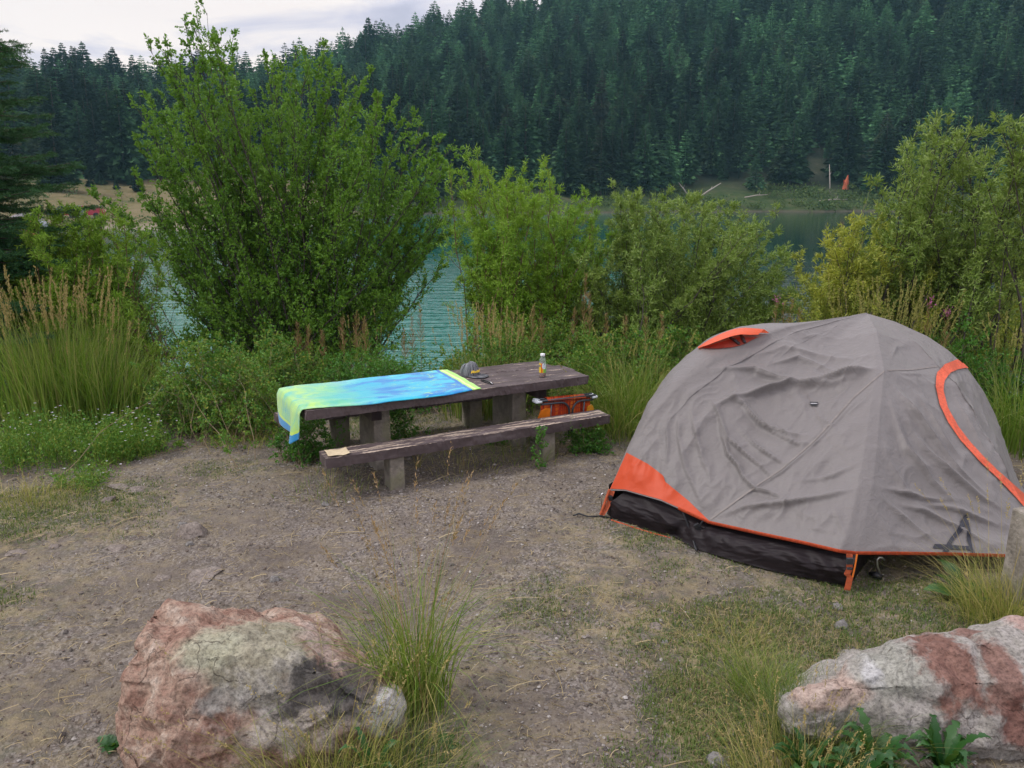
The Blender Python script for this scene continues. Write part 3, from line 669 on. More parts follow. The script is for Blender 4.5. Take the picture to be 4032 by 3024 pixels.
clump('grass_tuft', 'green and straw grass at the right foot of the pink boulder', (-.42, 2.78), 360, .26, .22, .8, .0034, .5, M_GRASSD, 67, 18, .42, M_SEED, .012, .004, 20, .84, hout=.6, hlean=.6, dry=200)
clump('grass_tuft', 'dense tangled yellow grass around the foot of the concrete post at the right edge', tuple(at(1010, 618))[:2], 900, .36, .24, .8, .0035, .5, M_GRASSY, 68, 34, .78, M_SEED, .012, .0045, 24, .86, hout=.5, hlean=.6, dry=200)
clump('grass_tuft', 'short dry grass in the open in front of the grey boulder tip', tuple(at(735, 640))[:2], 260, .12, .2, .8, .003, .5, M_GRASSY, 69, 8, .18, M_SEED, .010, .003, 14, .84)
clump('grass_tuft', 'few thin dry stalks standing in front of the near bench', tuple(at(417, 470))[:2], 22, .18, .03, .8, .003, .2, M_GRASSY, 70, 9, .34, M_SEEDR, .012, .003, 12, .8, hlean=.5)
for i, (u, v, n, h, lb) in enumerate([(330, 490, 120, .12, 'short grass under the left end of the near bench'), (460, 470, 110, .12, 'short grass in the gravel under the middle of the near bench'),
                                      (520, 458, 150, .16, 'wispy grass at the inner side of the right bench leg'), (30, 500, 320, .16, 'low matted grass at the left edge in front of the asters'),
                                      (100, 455, 260, .16, 'low grass between the asters and the bare dirt'), (250, 440, 260, .16, 'low grass along the foot of the large rose bush'),
                                      (640, 440, 200, .16, 'low grass between the bench end and the tent corner')]):
    clump('grass_tuft', lb, tuple(at(u, v))[:2], n, h, .34, .7, .0045, .5, M_GRASSY if i % 2 else M_GRASS, 80 + i, 6, h * 1.8, M_SEED, .012, .004, 14, .84, hout=.4, dry=n // 2, hspread=.06)
# --- fireweed gone to seed: stem with many upswept thin arms
M_FIREW = foliage_mat('brown_seed_pods', [(.22, .11, .07), (.28, .17, .10), (.20, .17, .07), (.33, .24, .15)], .15, .7, .5, (.24, .13, .09))
M_PINK = foliage_mat('pink_petals', [(.42, .10, .30), (.5, .18, .40)], .3, .6, .2)
def fireweed(label, base, top, seed, pink=False, fat=1.0):
    rg = np.random.default_rng(seed); z0 = gz1(base[0], base[1]); B0 = np.array([base[0], base[1], z0]); T = np.array(list(top))
    root = thing('fireweed', label, 'flower', tuple(B0), 0, 'fireweed gone to seed'); K = 8; t = np.linspace(0, 1, K)[:, None]
    P = (B0 + (T - B0) * t)[None]; H = T[2] - z0
    V1 = tubes_np(P, np.linspace(.004, .0015, K)[None], 4)
    n = 90; f = rg.uniform(.55, 1, n)[:, None]; C = B0 + (T - B0) * f; a = rg.uniform(0, 6.28, n); l = (.11 * (1.05 - (f[:, 0] - .55) / .5) + .03) * fat
    D = np.stack([np.cos(a) * .55, np.sin(a) * .55, np.full(n, .85)], 1)
    V2 = leaves_np(C, D, l, .0045, rg, .03)
    V, F = cat_vf([V1, V2]); ob('seed_plume', np_mesh('seed_plume', V - B0, F), M_FIREW, root)
    n = 60; f = rg.uniform(.12, .6, n)[:, None]; C = B0 + (T - B0) * f; a = rg.uniform(0, 6.28, n); D = np.stack([np.cos(a), np.sin(a), np.full(n, .4)], 1)
    V, F = leaves_np(C, D, .08, .014, rg); ob('leaves', np_mesh('leaves', V - B0, F), M_ROSE, root)
    if pink:
        n = 26; C = T + rg.normal(size=(n, 3)) * [.018, .018, .03]; V, F = leaves_np(C, rg.normal(size=(n, 3)), .02, .014, rg); ob('blossoms', np_mesh('blossoms', V - B0, F), M_PINK, root)
FW = [(297, 322, 8.9), (308, 326, 9.0), (322, 332, 9.0), (342, 318, 9.1), (356, 312, 9.1), (364, 318, 9.0), (512, 312, 9.0), (522, 318, 9.0), (533, 308, 9.1), (541, 316, 9.0), (586, 274, 9.3), (589, 292, 9.1), (575, 308, 9.0), (606, 314, 9.0), (626, 316, 8.9), (646, 318, 8.8), (662, 314, 8.7),
      (784, 304, 8.6), (792, 300, 8.7), (800, 308, 8.6), (490, 318, 9.0), (476, 324, 9.0), (420, 305, 9.2), (412, 318, 9.1), (404, 330, 9.0)]
for i, (u, v, y) in enumerate(FW):
    tp_ = aty(u, v, y); fireweed('reddish-brown fireweed plume gone to seed among the green weeds behind the table', (tp_.x + .03 * math.sin(i * 3), y - .03), tp_, 300 + i)
for i, (u, v, y, lb) in enumerate([(777, 300, 8.5, 'fireweed with a pink flower head just left of the brown plumes behind the tent roof'), (930, 303, 7.9, 'fireweed with a pink head among the seed spikes above the tent top'),
                                   (948, 312, 7.6, 'pink fireweed low at the right of the seed spikes behind the tent')]):
    tp_ = aty(u, v, y); fireweed(lb, (tp_.x, y - .02), tp_, 340 + i, True)
# --- asters at the left
M_ASTER = foliage_mat('white_lilac_petals', [(.62, .58, .70), (.75, .73, .78), (.50, .42, .62)], .25, .6, .2, (.7, .68, .75))
M_YEL = plain('yellow_flower_centre', (.5, .35, .05), .7)
def asters(label, base, n, spread, h, seed, nf):
    rg = np.random.default_rng(seed); B0 = np.array([base[0], base[1], gz1(*base)]); root = thing('aster_plant', label, 'flowers', tuple(B0))
    V, F, P = blades(base, n, h, spread, .35, .005, .15, rg, hvar=.5); Vl = []
    k = 14; f = rg.uniform(.1, 1, (n, k)); i = np.clip((f * 5).astype(int), 0, 4); C = P[np.arange(n)[:, None], i] ; C = C.reshape(-1, 3) + rg.normal(size=(n * k, 3)) * .015
    V2 = leaves_np(C, rg.normal(size=C.shape) + [0, 0, .5], .036 * rg.uniform(.5, 1.2, len(C)), .010, rg)
    V, F = cat_vf([(V, F), V2]); ob('leafy_stems', np_mesh('leafy_stems', V - B0, F), M_ROSE, root)
    sel = rg.choice(n, nf, replace=False); tips = P[sel, -1]
    for t in tips:
        a = np.arange(9) * 6.283 / 9; D = np.stack([np.cos(a), np.sin(a) , np.full(9, .35)], 1) + rg.normal(size=3) * .35
        V, F = leaves_np(np.tile(t, (9, 1)), D, .014, .006, rg, .02); ob('flower_head', np_mesh('flower_head', V - B0, F), M_ASTER, root)
asters('leafy aster patch dotted with white flowers at the left edge of the bare dirt', (-3.75, 6.9), 420, .38, .42, 401, 44)
asters('white-flowered aster nearest the bare dirt, right end of the flower patch', (-3.38, 7.0), 200, .22, .30, 402, 34)
asters('green aster clump with few flowers below the tall reed grass at the left edge', (-4.35, 6.8), 420, .42, .46, 403, 14)
asters('lilac aster at the foot of the red-stemmed willow, by the dark gap', (-3.55, 8.2), 140, .25, .42, 404, 18)
asters('small low aster at the front of the patch with a few white flowers', (-3.5, 6.2), 90, .2, .16, 405, 9)
# --- broad-leaved dandelion / thistle leaves
M_BROAD = foliage_mat('broad_weed_leaves', [(0.018, 0.060, 0.014), (0.032, 0.084, 0.021), (0.052, 0.108, 0.030)], .2, .45, .4, (0.028, 0.068, 0.018), spec=.5)
def rosette(label, base, n, l, wd, seed, up=.5, name='broadleaf_weed', lobes=5, z=None):
    rg = np.random.default_rng(seed); B0 = np.array([base[0], base[1], gz1(*base) if z is None else z]); root = thing(name, label, 'weed', tuple(B0)); Vs = []; K = 29
    for i in range(n):
        a = i * 2.4 + rg.uniform(-.4, .4); L = l * rg.uniform(.55, 1.15); rise = up * rg.uniform(.4, 1.3); t = np.linspace(0, 1, K)
        ce = np.stack([np.cos(a) * t * L * .85, np.sin(a) * t * L * .85, L * rise * (t - .65 * t ** 2.2)], 1)
        wv = wd * L * np.sin(np.pi * np.clip(t, 0, 1) ** .75) ** .8 * (1 + (.42 * np.interp(np.arange(K) % 6, [0, 1, 5], [-1.0, .75, -.35]) + rg.uniform(-.18, .18, K)) * (lobes > 0)) + .001
        sd = np.array([-np.sin(a), np.cos(a), 0.0]); tw = rg.uniform(-.5, .5); upv = np.array([0, 0, 1.0])
        sl = sd * math.cos(tw) + upv * math.sin(tw); ce = ce + sd * (np.sin(t * 5 + rg.uniform(0, 6)) * L * .04)[:, None] + upv * (np.sin(t * 9 + rg.uniform(0, 6)) * L * .02)[:, None]
        jag = rg.uniform(-.12, .12, (K, 1)) * wv[:, None]
        Lf = ce - sl * (wv[:, None] * .5 + jag) + [0, 0, 1] * wv[:, None] * .14; Rt = ce + sl * (wv[:, None] * .5 - jag) + [0, 0, 1] * wv[:, None] * .14
        V = np.stack([Lf, ce, Rt], 1).reshape(-1, 3); idx = np.arange(K * 3).reshape(K, 3)
        F = np.concatenate([np.stack([idx[:-1, j], idx[:-1, j + 1], idx[1:, j + 1], idx[1:, j]], -1) for j in (0, 1)])
        Vs.append((V, F))
    V, F = cat_vf(Vs); ob('leaves', np_mesh('leaves', V, F, True), M_BROAD, root)
    return root
rosette('big dark green jagged-leaved weed in front of the grey boulder, bottom right', (1.46, 2.80), 34, .18, .19, 501, 2.6)
rosette('jagged-leaved weed hugging the bottom edge below the grey boulder, left of the tall one', (1.18, 2.78), 28, .16, .2, 502, 2.0)
rosette('broad weed leaves at the bottom right corner, against the reddish boulder face', (1.74, 2.80), 34, .17, .19, 503, 2.4)
rosette('broad weed filling the bottom edge between the other two by the grey boulder', (1.34, 2.70), 30, .17, .2, 504, 2.2)
rosette('broad bright leaf rosette on the ground under the tent flap, beside the grassy post foot', tuple(at(962, 598))[:2], 7, .26, .42, 505, 1.1, lobes=0)
rosette('small dark leaf rosette at the left foot of the pink boulder', tuple(at(112, 745))[:2], 8, .11, .5, 506, .7)
rosette('small leafy weed at the right of the tall tuft, near the gravel strip', tuple(at(450, 742))[:2], 7, .07, .45, 507, .5)
rosette('jagged sow thistle leaves rising in front of the dark stain of the pink boulder', (-.56, 2.76), 7, .20, .16, 508, 2.6, 'thistle')
# --- near spruce at the left edge
def spruce_near():
    rg = np.random.default_rng(77); B0 = np.array([-6.6, 9.2, gz1(-6.6, 9.2)]); root = thing('conifer_tree', 'large near dark spruce whose needle boughs enter the picture at the left edge', 'conifer tree', tuple(B0))
    TVs, C, D, L = [], [], [], []
    TVs.append(tubes_np(np.array([[[0, 0, -.1], [.02, 0, 3.5], [0, .03, 6.8]]]), np.array([[.18, .12, .02]]), 8))
    H = 6.6
    for i in range(420):
        f = rg.uniform(.03, .78); z = f * H; a = rg.uniform(0, 6.283); ln = (2.25 * (1 - f) ** .8 + .1) * rg.uniform(.72, 1.06)
        if math.cos(a) < -.15: continue
        k = 9; t = np.linspace(0, 1, k)[:, None]
        d = np.array([math.cos(a), math.sin(a), 0])
        P = np.array([0, 0, z]) + d * ln * t + [0, 0, 1] * (ln * (-.42 * t + .30 * t ** 2.2))
        TVs.append(tubes_np(P[None], np.linspace(.014, .004, k)[None], 3))
        s = np.array([-d[1], d[0], 0])
        nsh = int(26 * ln) + 6
        for q in range(nsh):
            ft = rg.uniform(.15, 1.0); j = min(int(ft * (k - 1)), k - 2); kk = ft * (k - 1) - j; o_ = P[j] * (1 - kk) + P[j + 1] * kk
            sl = (.30 * ln * (1.15 - ft) + .09) * rg.uniform(.6, 1.15); sd = d * .85 + s * rg.choice([-1, 1]) * rg.uniform(.5, 1.1) + [0, 0, rg.uniform(-.25, .12)]
            sd /= np.linalg.norm(sd); e = o_ + sd * sl
            nn = int(sl * 260) + 6; fn = rg.uniform(0, 1.05, nn)[:, None]; cc = o_ + (e - o_) * fn
            dd = sd * .9 + rg.normal(size=(nn, 3)) * .65 + [0, 0, .15]
            C.append(cc); D.append(dd); L.append(np.full(nn, .034))
    C, D, L = np.concatenate(C), np.concatenate(D), np.concatenate(L)
    # drop what lies far outside the view on the left
    keep = (C[:, 0] > -.9); C, D, L = C[keep], D[keep], L[keep]
    V, F = leaves_np(C, D, L, .0075, rg, .02); print('spruce needles', len(F))
    ob('crown', np_mesh('crown', V, F), foliage_mat('spruce_needles', [(.022, .075, .030), (.042, .11, .045), (.08, .16, .065)], .12, .5, .3, (.03, .075, .03)), root)
    V, F = cat_vf([TVs[0]]); ob('trunk', np_mesh('trunk', V, F, True), M_BARK, root)
    V, F = cat_vf(TVs[1:]); ob('branches', np_mesh('branches', V, F, True), M_BARK, root)
spruce_near()
# ================================================================ tent
def tp(lst): return [(558.7 + .2103 * x, 279.4 + .2103 * y) for x, y in lst]   # picture points measured on an enlarged view
def plane_hit(u, v, A, B):
    """view ray through a pixel, met with the vertical plane through A and B"""
    d = ray(u, v); n = Vector(((B - A).y, -(B - A).x, 0)); C = Vector((0, 0, CH))
    t = (A - C).dot(n) / d.dot(n); return C + d * t
def resample(P, n):
    P = np.array([list(p) for p in P], float); s = np.concatenate([[0], np.cumsum(np.linalg.norm(np.diff(P, axis=0), axis=1))]); q = np.linspace(0, s[-1], n)
    out = np.stack([np.interp(q, s, P[:, k]) for k in range(3)], 1)
    for _ in range(2):
        o2 = out.copy(); o2[1:-1] = (out[:-2] + 2 * out[1:-1] + out[2:]) / 4; out = o2
    return out
Lc = at(608, 513, 0.02); Fc = at(849, 588, 0.0); Pk = Vector(list(at(868, 313.7, 1.35)))
Rc = Vector((4.15, 6.05, 0.0)); Bc = Vector((1.95, 7.5, 0.0)); Vc = at(1082, 560, 0.05)
ridgeL = [plane_hit(u, v, Lc, Pk) for u, v in [(609, 490.5), (628, 452), (651, 416), (676, 389), (710, 363.5), (740, 346.7), (769, 334), (790, 326.7), (832, 318.3), (868, 313.7)]]
def arc_pt(u, v):
    """point on the front pole: its plan position runs from the front corner to the peak, its height follows a sprung arc"""
    best_ = None
    for k in range(401):
        q = k / 400; y = Fc.y + (Pk.y - Fc.y) * q; z = .19 + (Pk.z - .19) * (1 - (1 - q) ** 2.0); p = aty(u, v, y); e = abs(p.z - z)
        if best_ is None or e < best_[0]: best_ = (e, p)
    return best_[1]
seamF = [arc_pt(u, v) for u, v in [(855, 553.5), (863, 530), (872, 485.5), (877, 447.6), (880.5, 405.6), (884, 370), (877, 332), (868, 313.7)]]
ridgeR = [plane_hit(u, v, Rc, Pk) for u, v in [(1024, 492), (1015, 475), (1008.8, 460), (1002.5, 437), (996, 416), (983.5, 390.9), (967, 367.7), (948, 350), (927, 336), (895, 321.5), (868, 313.7)]]
ridgeR[0:0] = [Vector((4.3, 5.98, .02))]
hemLv = ridgeL[0]; seamF[-1] = Pk.copy(); seamF[0] = aty(855, 553.5, Fc.y + .02); hemF = seamF[0]; print('seamF', [tuple(round(c, 2) for c in p) for p in seamF])
LF = Fc - Lc
def on_LF(u, v, push=0.0):
    n = Vector((LF.y, -LF.x, 0)).normalized(); p = plane_hit(u, v, Lc + n * push, Fc + n * push); return p
hem = [hemLv] + [on_LF(u, v, .03) for u, v in [(625.4, 490.7), (660.8, 500.8), (683.5, 510.9), (708.8, 522.7), (762, 534.5), (805, 543.5), (840, 551.8)]] + [hemF]
NS, NT = 230, 210
def coons(Lv, Rv, Bt, Tp, ns, nt__):
    """Lv,Rv: curves bottom->top ; Bt: bottom curve left->right ; Tp: top curve left->right"""
    L_ = resample(Lv, nt__); R_ = resample(Rv, nt__); B_ = resample(Bt, ns); T_ = resample(Tp, ns)
    s = np.linspace(0, 1, ns)[:, None, None]; t = np.linspace(0, 1, nt__)[None, :, None]
    P = (1 - s) * L_[None] + s * R_[None] + (1 - t) * B_[:, None] + t * T_[:, None]
    P -= (1 - s) * (1 - t) * L_[0] + s * (1 - t) * R_[0] + (1 - s) * t * L_[-1] + s * t * R_[-1]
    return P, s[..., 0], t[..., 0]
def gnormal(P, flip=1):
    a = np.gradient(P, axis=0); b = np.gradient(P, axis=1); n = np.cross(a, b); n /= np.linalg.norm(n, axis=2, keepdims=True) + 1e-9
    return n * flip
def project(P):
    x, y, z = P[..., 0], P[..., 1], P[..., 2] - CH; d = y * _c - z * _s; up = y * _s + z * _c
    return 512 + x / d * FPX, 384 - up / d * FPX
def folds(U, V, lst):
    """soft creases: polylines in measured picture points; h>0 stands out; asym gives one steep side"""
    out = np.zeros_like(U)
    for pts_, wd, h in lst:
        pts_ = tp(pts_); best = np.full(U.shape, 1e9); sg = np.zeros_like(U); par = np.zeros_like(U); tot = len(pts_) - 1
        for k, ((x0, y0), (x1, y1)) in enumerate(zip(pts_, pts_[1:])):
            dx, dy = x1 - x0, y1 - y0; L2 = dx * dx + dy * dy; q = np.clip(((U - x0) * dx + (V - y0) * dy) / L2, 0, 1)
            ex, ey = U - (x0 + q * dx), V - (y0 + q * dy); dd = np.hypot(ex, ey); m_ = dd < best
            best = np.where(m_, dd, best); sg = np.where(m_, np.sign(dx * ey - dy * ex), sg); par = np.where(m_, (k + q) / tot, par)
        w_ = .21 * 2.2 * wd * np.where(sg > 0, .55, 1.25)
        env = np.clip(np.sin(np.pi * np.clip(par, 0, 1)), 0, 1) ** 1.1
        out += 1.15 * h * env * np.exp(-(best / (w_ * .9)) ** 1.25)
    return out
def crinkle(s, t, seed, f=9, ang=0.7):
    x = (s - .5) * 1.9 * (1 - .85 * t) + 0 * t; y = t * 1.6 + 0 * s
    wx_ = x + .10 * fnoise(x, y, seed, 3, 3.0); wy_ = y + .10 * fnoise(x, y, seed + 1, 3, 3.0)
    a = x * np.cos(ang) + y * np.sin(ang); b = -x * np.sin(ang) + y * np.cos(ang)
    r1 = 1 - np.abs(fnoise(wx_ * 1.0, wy_ * 1.0, seed + 2, 3, f * .55)); r2 = 1 - np.abs(fnoise(wx_, wy_, seed + 3, 3, f * 1.5))
    return .6 * r1 ** 3 + .35 * r2 ** 3
def fabric(name, col, rough=.62, tr=.12, weave=900, strength=.7):
    m, nt, b = newmat(name); v = objc(nt)
    c = mixc(nt, ramp(nt, noi(nt, v, 3.5, 6, .65), [(.35, 0.0), (.7, .22)]), col, tuple(x * .72 for x in col))
    c = mixc(nt, ramp(nt, noi(nt, v, 14, 7, .7), [(.45, 0.0), (.75, .18)]), c, tuple(min(1, x * 1.25) for x in col))
    cr = N(nt, 'ShaderNodeTexVoronoi', {'Vector': mapv(nt, N(nt, 'ShaderNodeMix', {0: .12, 6: v, 7: N(nt, 'ShaderNodeTexNoise', {'Vector': v, 'Scale': 5.0, 'Detail': 3.0}).outputs[1]}, data_type='RGBA').outputs[2], (1, 1, 1)), 'Scale': 11.0}, feature='DISTANCE_TO_EDGE').outputs[0]
    crease = N(nt, 'ShaderNodeMapRange', {0: cr, 1: 0.0, 2: .10, 3: 1.0, 4: 0.0}).outputs[0]
    rid = N(nt, 'ShaderNodeTexNoise', {'Vector': v, 'Scale': 4.5, 'Detail': 5.0, 'Roughness': .6, 'Distortion': .6}, noise_type='RIDGED_MULTIFRACTAL').outputs[0]
    hgt = math_(nt, 'ADD', math_(nt, 'MULTIPLY', noi(nt, v, 16, 6, .6, .8), .6), math_(nt, 'MULTIPLY', rid, .9))
    nb_ = bump(nt, hgt, strength, .022)
    setp(nt, b, col=c, rough=rough, spec=.35, nrm=nb_)
    b.inputs['Sheen Weight'].default_value = .15
    t = N(nt, 'ShaderNodeBsdfTranslucent', {'Color': c})
    mx = N(nt, 'ShaderNodeMixShader', {0: tr, 1: b.outputs[0], 2: t.outputs[0]}); nt.links.new(mx.outputs[0], nt.nodes['Material Output'].inputs[0])
    return m
M_FLY = fabric('taupe_tent_cloth', (.180, .167, .164), .5); M_ORANGE = fabric('orange_tent_cloth', (.62, .075, .018), .5, .25, strength=.3); M_TUB = fabric('dark_brown_tub_cloth', (.013, .009, .011), .6, .02, strength=.22); M_TUB.node_tree.nodes['Principled BSDF'].inputs['Sheen Weight'].default_value = 0; M_TUB.node_tree.nodes['Principled BSDF'].inputs['Specular IOR Level'].default_value = .25
M_TRIM = plain('orange_binding', (.58, .085, .03), .6, var=.25, nscale=60); M_BLACK = plain('black_webbing', (.012, .013, .016), .5, var=.3, nscale=40)
M_ALU = plain('white_aluminium', (.75, .75, .76), .3, 1.0, .1); M_STRAP = plain('rust_orange_strap', (.42, .085, .03), .65, var=.3, nscale=60)
BULGE = .25
tent = thing('tent', 'low grey-brown dome tent with orange corner panel, door piping and dark lower walls', 'tent', tuple(Lc * .5 + Fc * .5))
TO = Vector(tent.location)
def tob(name, me, mat):
    o = ob(name, me, mat, tent); o.matrix_parent_inverse = Matrix.Translation(-TO); return o
_top = [Pk, Pk]
# front face
P, s, t = coons(ridgeL, seamF, hem, [Pk] * 2, NS, NT); n = gnormal(P)
if n[NS // 2, NT // 2].dot([0, -1, 0]) < 0: n = -n
ed = np.clip(np.minimum(np.minimum(s / (.05 + .22 * t ** 3), (1 - s) / (.14 + .25 * t ** 3)), t / .06), 0, 1) * np.clip((1 - t) / .12, 0, 1); ed = ed * ed * (3 - 2 * ed)
U_, V_ = project(P)
FOLD = [([(740, 560), (900, 520), (1020, 480), (1110, 460), (1300, 470), (1540, 420)], 10, .075),
        ([(760, 400), (930, 390), (1050, 440), (1140, 470)], 6, .06), ([(1140, 470), (1350, 440), (1530, 415)], 7, .075),
        ([(1000, 360), (1150, 330), (1330, 400)], 7, .035), ([(900, 330), (1080, 290), (1300, 330), (1480, 360)], 8, .03),
        ([(760, 500), (880, 560), (960, 660), (1080, 710), (1230, 730)], 6, .050), ([(700, 520), (760, 620), (800, 740), (900, 830), (1010, 900)], 5, .038),
        ([(750, 620), (780, 740), (800, 820), (850, 880), (870, 930), (940, 1000)], 5, .05), ([(620, 560), (640, 700), (680, 850), (740, 980)], 6, .022), ([(560, 600), (560, 740), (600, 900), (700, 1100)], 6, .022),
        ([(820, 640), (920, 760), (1000, 820), (1100, 880)], 4, .030), ([(900, 600), (1000, 690), (1120, 760), (1240, 760)], 4, .025), ([(870, 930), (930, 990), (1000, 1010), (1090, 1045)], 5, .045),
        ([(720, 1140), (900, 1080), (1100, 1060), (1300, 1020), (1480, 980)], 9, .04), ([(720, 1140), (850, 1050), (950, 970), (1060, 900), (1220, 760), (1540, 440)], 2.5, .016),
        ([(1100, 960), (1300, 925), (1460, 850)], 6, .018), ([(1540, 450), (1460, 560), (1350, 640)], 4, .016), ([(500, 640), (510, 780), (505, 900)], 3, .02),
        ([(1440, 1000), (1430, 1100), (1400, 1280)], 7, -.02), ([(1300, 1060), (1340, 1180), (1400, 1290)], 6, .016), ([(1200, 600), (1280, 660), (1330, 720)], 3, .012),
        ([(1090, 1000), (1085, 1045), (1060, 1100)], 3, .02), ([(980, 620), (1060, 700), (1180, 800)], 3, .018), ([(860, 800), (960, 880), (1040, 960)], 3, .018), ([(1180, 1180), (1300, 1200), (1390, 1270)], 3, .012)]
disp = folds(U_, V_, FOLD) + .038 * (crinkle(s, t, 61, 9, .7) - .35) * np.ones_like(U_); sag = (.09 * np.sin(np.pi * s) + .045 * (1 - np.exp(-s / .05)) * (1 - s)) * np.sin(np.pi * np.clip(t, 0, 1)) ** 1.1
disp += .012 * fnoise(s * 2, t * 2, 65, 3, 5.0)
Pf = P + n * (disp * ed * np.clip((1 - t) / .4, 0, 1) - sag)[..., None]
# right face with vestibule
bot = [hemF] + [hemF.lerp(Vc, k) + Vector((0, 0, .012 * math.sin(math.pi * k))) for k in (.2, .4, .6, .8)] + [Vc, Vc.lerp(Vector((4.3, 5.98, .03)), .5), Vector((4.3, 5.98, .02))]
P, s, t = coons(seamF, ridgeR, bot, [Pk] * 2, NS, NT); n = gnormal(P)
if n[NS // 3, NT // 2].dot([.3, -1, 0]) < 0: n = -n
ed = np.clip(np.minimum(np.minimum(s / (.12 + .25 * t ** 3), (1 - s) / (.05 + .22 * t ** 3)), t / .04), 0, 1) * np.clip((1 - t) / .12, 0, 1); ed = ed * ed * (3 - 2 * ed)
U_, V_ = project(P)
FOLD2 = [([(1560, 450), (1640, 560), (1750, 700), (1900, 900), (2100, 1060)], 8, .05), ([(1550, 470), (1590, 620), (1650, 800), (1780, 960), (1900, 1080)], 8, .05), ([(1540, 520), (1545, 700), (1560, 850), (1640, 980), (1700, 1040)], 8, .04),
         ([(1500, 990), (1600, 1000), (1750, 1040), (1900, 1050)], 5, .03), ([(1500, 1000), (1600, 1090), (1700, 1180), (1830, 1290)], 6, .03), ([(1480, 1000), (1500, 1100), (1560, 1200), (1600, 1290)], 6, .025),
         ([(1560, 430), (1680, 430), (1800, 410)], 3, .010), ([(1570, 400), (1620, 300), (1720, 280)], 6, .015), ([(1700, 500), (1790, 620), (1850, 740), (1950, 860)], 7, .03), ([(1640, 640), (1750, 800), (1850, 900), (2000, 1020), (2150, 1100)], 9, .05),
         ([(1900, 460), (1960, 600), (2060, 800), (2160, 960)], 7, .02), ([(1600, 1060), (1750, 1100), (1900, 1190), (2080, 1290)], 7, .035), ([(1700, 1060), (1850, 1080), (2000, 1130), (2150, 1180)], 7, .03), ([(1520, 1050), (1480, 1150), (1440, 1280)], 6, .03)]
disp = folds(U_, V_, FOLD2) + .034 * (crinkle(s, t, 71, 9, -.9) - .35) * np.ones_like(U_) + .010 * fnoise(s * 2, t * 2, 75, 3, 5.0)
sag = .09 * np.sin(np.pi * s) * np.sin(np.pi * np.clip(t, 0, 1)) ** 1.2
Pr = P + n * (disp * ed * np.clip((1 - t) / .4, 0, 1) - sag)[..., None]
# back faces
poleB = [Bc + Vector((0, 0, .05)), Bc.lerp(Pk, .22) + Vector((0, 0, .42)), Bc.lerp(Pk, .5) + Vector((0, 0, .36)), Bc.lerp(Pk, .8) + Vector((0, 0, .14)), Pk]
P, s, t = coons(poleB, ridgeL, [Bc + Vector((0, 0, .05)), Bc.lerp(Lc, .5) + Vector((0, 0, .06)), hemLv], [Pk] * 2, 120, NT); n = gnormal(P)
if n[60, 100].dot([-1, .5, .5]) < 0: n = -n
bulge = BULGE * np.sin(np.pi * s ** 1.5) ** .6 * np.sin(np.pi * np.clip(t, 0, 1) ** .85) ** .9 * (1 - smooth(.45, .85, t))
ed = np.clip(np.minimum(np.minimum(s / .06, (1 - s) / .06), t / .06) * np.ones_like(bulge), 0, 1)
Pb = P + n * (bulge + .016 * crinkle(s, t, 81, 8, .3) * ed)[..., None]
P, s, t = coons(ridgeR[:], poleB, [Vector((4.3, 5.98, .02)), Vector((4.3, 5.98, .02)).lerp(Bc, .5), Bc + Vector((0, 0, .05))], [Pk] * 2, 80, NT)
Pc = P
vs, fs, o_ = [], [], 0
for PP in (Pf, Pr, Pb, Pc):
    a, b = PP.shape[:2]; i = np.arange(a * b).reshape(a, b) + o_
    vs.append(PP.reshape(-1, 3)); fs.append(np.stack([i[:-1, :-1], i[1:, :-1], i[1:, 1:], i[:-1, 1:]], -1).reshape(-1, 4)); o_ += a * b
VV = np.concatenate(vs); FF = np.concatenate(fs)
me = np_mesh('rainfly', VV, FF, True)
_b = bmesh.new(); _b.from_mesh(me); bmesh.ops.remove_doubles(_b, verts=_b.verts, dist=.0015); bmesh.ops.recalc_face_normals(_b, faces=_b.faces)
bvh = BVHTree.FromBMesh(_b); _b.to_mesh(me); _b.free()
for p_ in me.polygons: p_.use_smooth = True
tob('rainfly', me, M_FLY)
CAMP = Vector((0, 0, CH))
def drape(u, v, off=.004):
    h = bvh.ray_cast(CAMP, ray(u, v).normalized(), 30)
    if h[0] is None: return None
    nn = h[1] if h[1].dot(ray(u, v)) < 0 else -h[1]
    return h[0] + nn * off
def drape_grid(name, A, B, na, nb_, mat, off=.004, mb=None):
    """surface between two measured polylines A and B, laid on the fly"""
    def rs(L_, n):
        L_ = np.array(L_, float); s_ = np.concatenate([[0], np.cumsum(np.hypot(*np.diff(L_, axis=0).T))]); q = np.linspace(0, s_[-1], n); return np.stack([np.interp(q, s_, L_[:, k]) for k in (0, 1)], 1)
    A, B = rs(A, na), rs(B, na); V = []; ok = []
    for i in range(na):
        for j in range(nb_):
            k = j / (nb_ - 1); u, v = A[i] * (1 - k) + B[i] * k; p = drape(u, v, off); ok.append(p is not None); V.append(list(p) if p is not None else [0, 0, 0])
    ix = np.arange(na * nb_).reshape(na, nb_); F = np.stack([ix[:-1, :-1], ix[1:, :-1], ix[1:, 1:], ix[:-1, 1:]], -1).reshape(-1, 4); ok = np.array(ok); V = np.array(V)
    F = F[ok[F].all(1)]
    e = np.linalg.norm(V[F[:, 0]] - V[F[:, 2]], axis=1); F = F[e < .25]
    return V, F
# orange corner panel
upb = [(627.0, 452.8), (647.3, 463.7), (663.3, 475.5), (665.8, 482.2), (689.4, 501.6), (708.8, 520.6)]
lob = [(610.6, 488.8), (625.4, 489.6), (660.8, 499.6), (683.5, 509.7), (708.4, 521.4)]
V, F = drape_grid('x', upb, lob, 90, 40, None); tob('corner_panel', np_mesh('corner_panel', V, F, True), M_ORANGE)
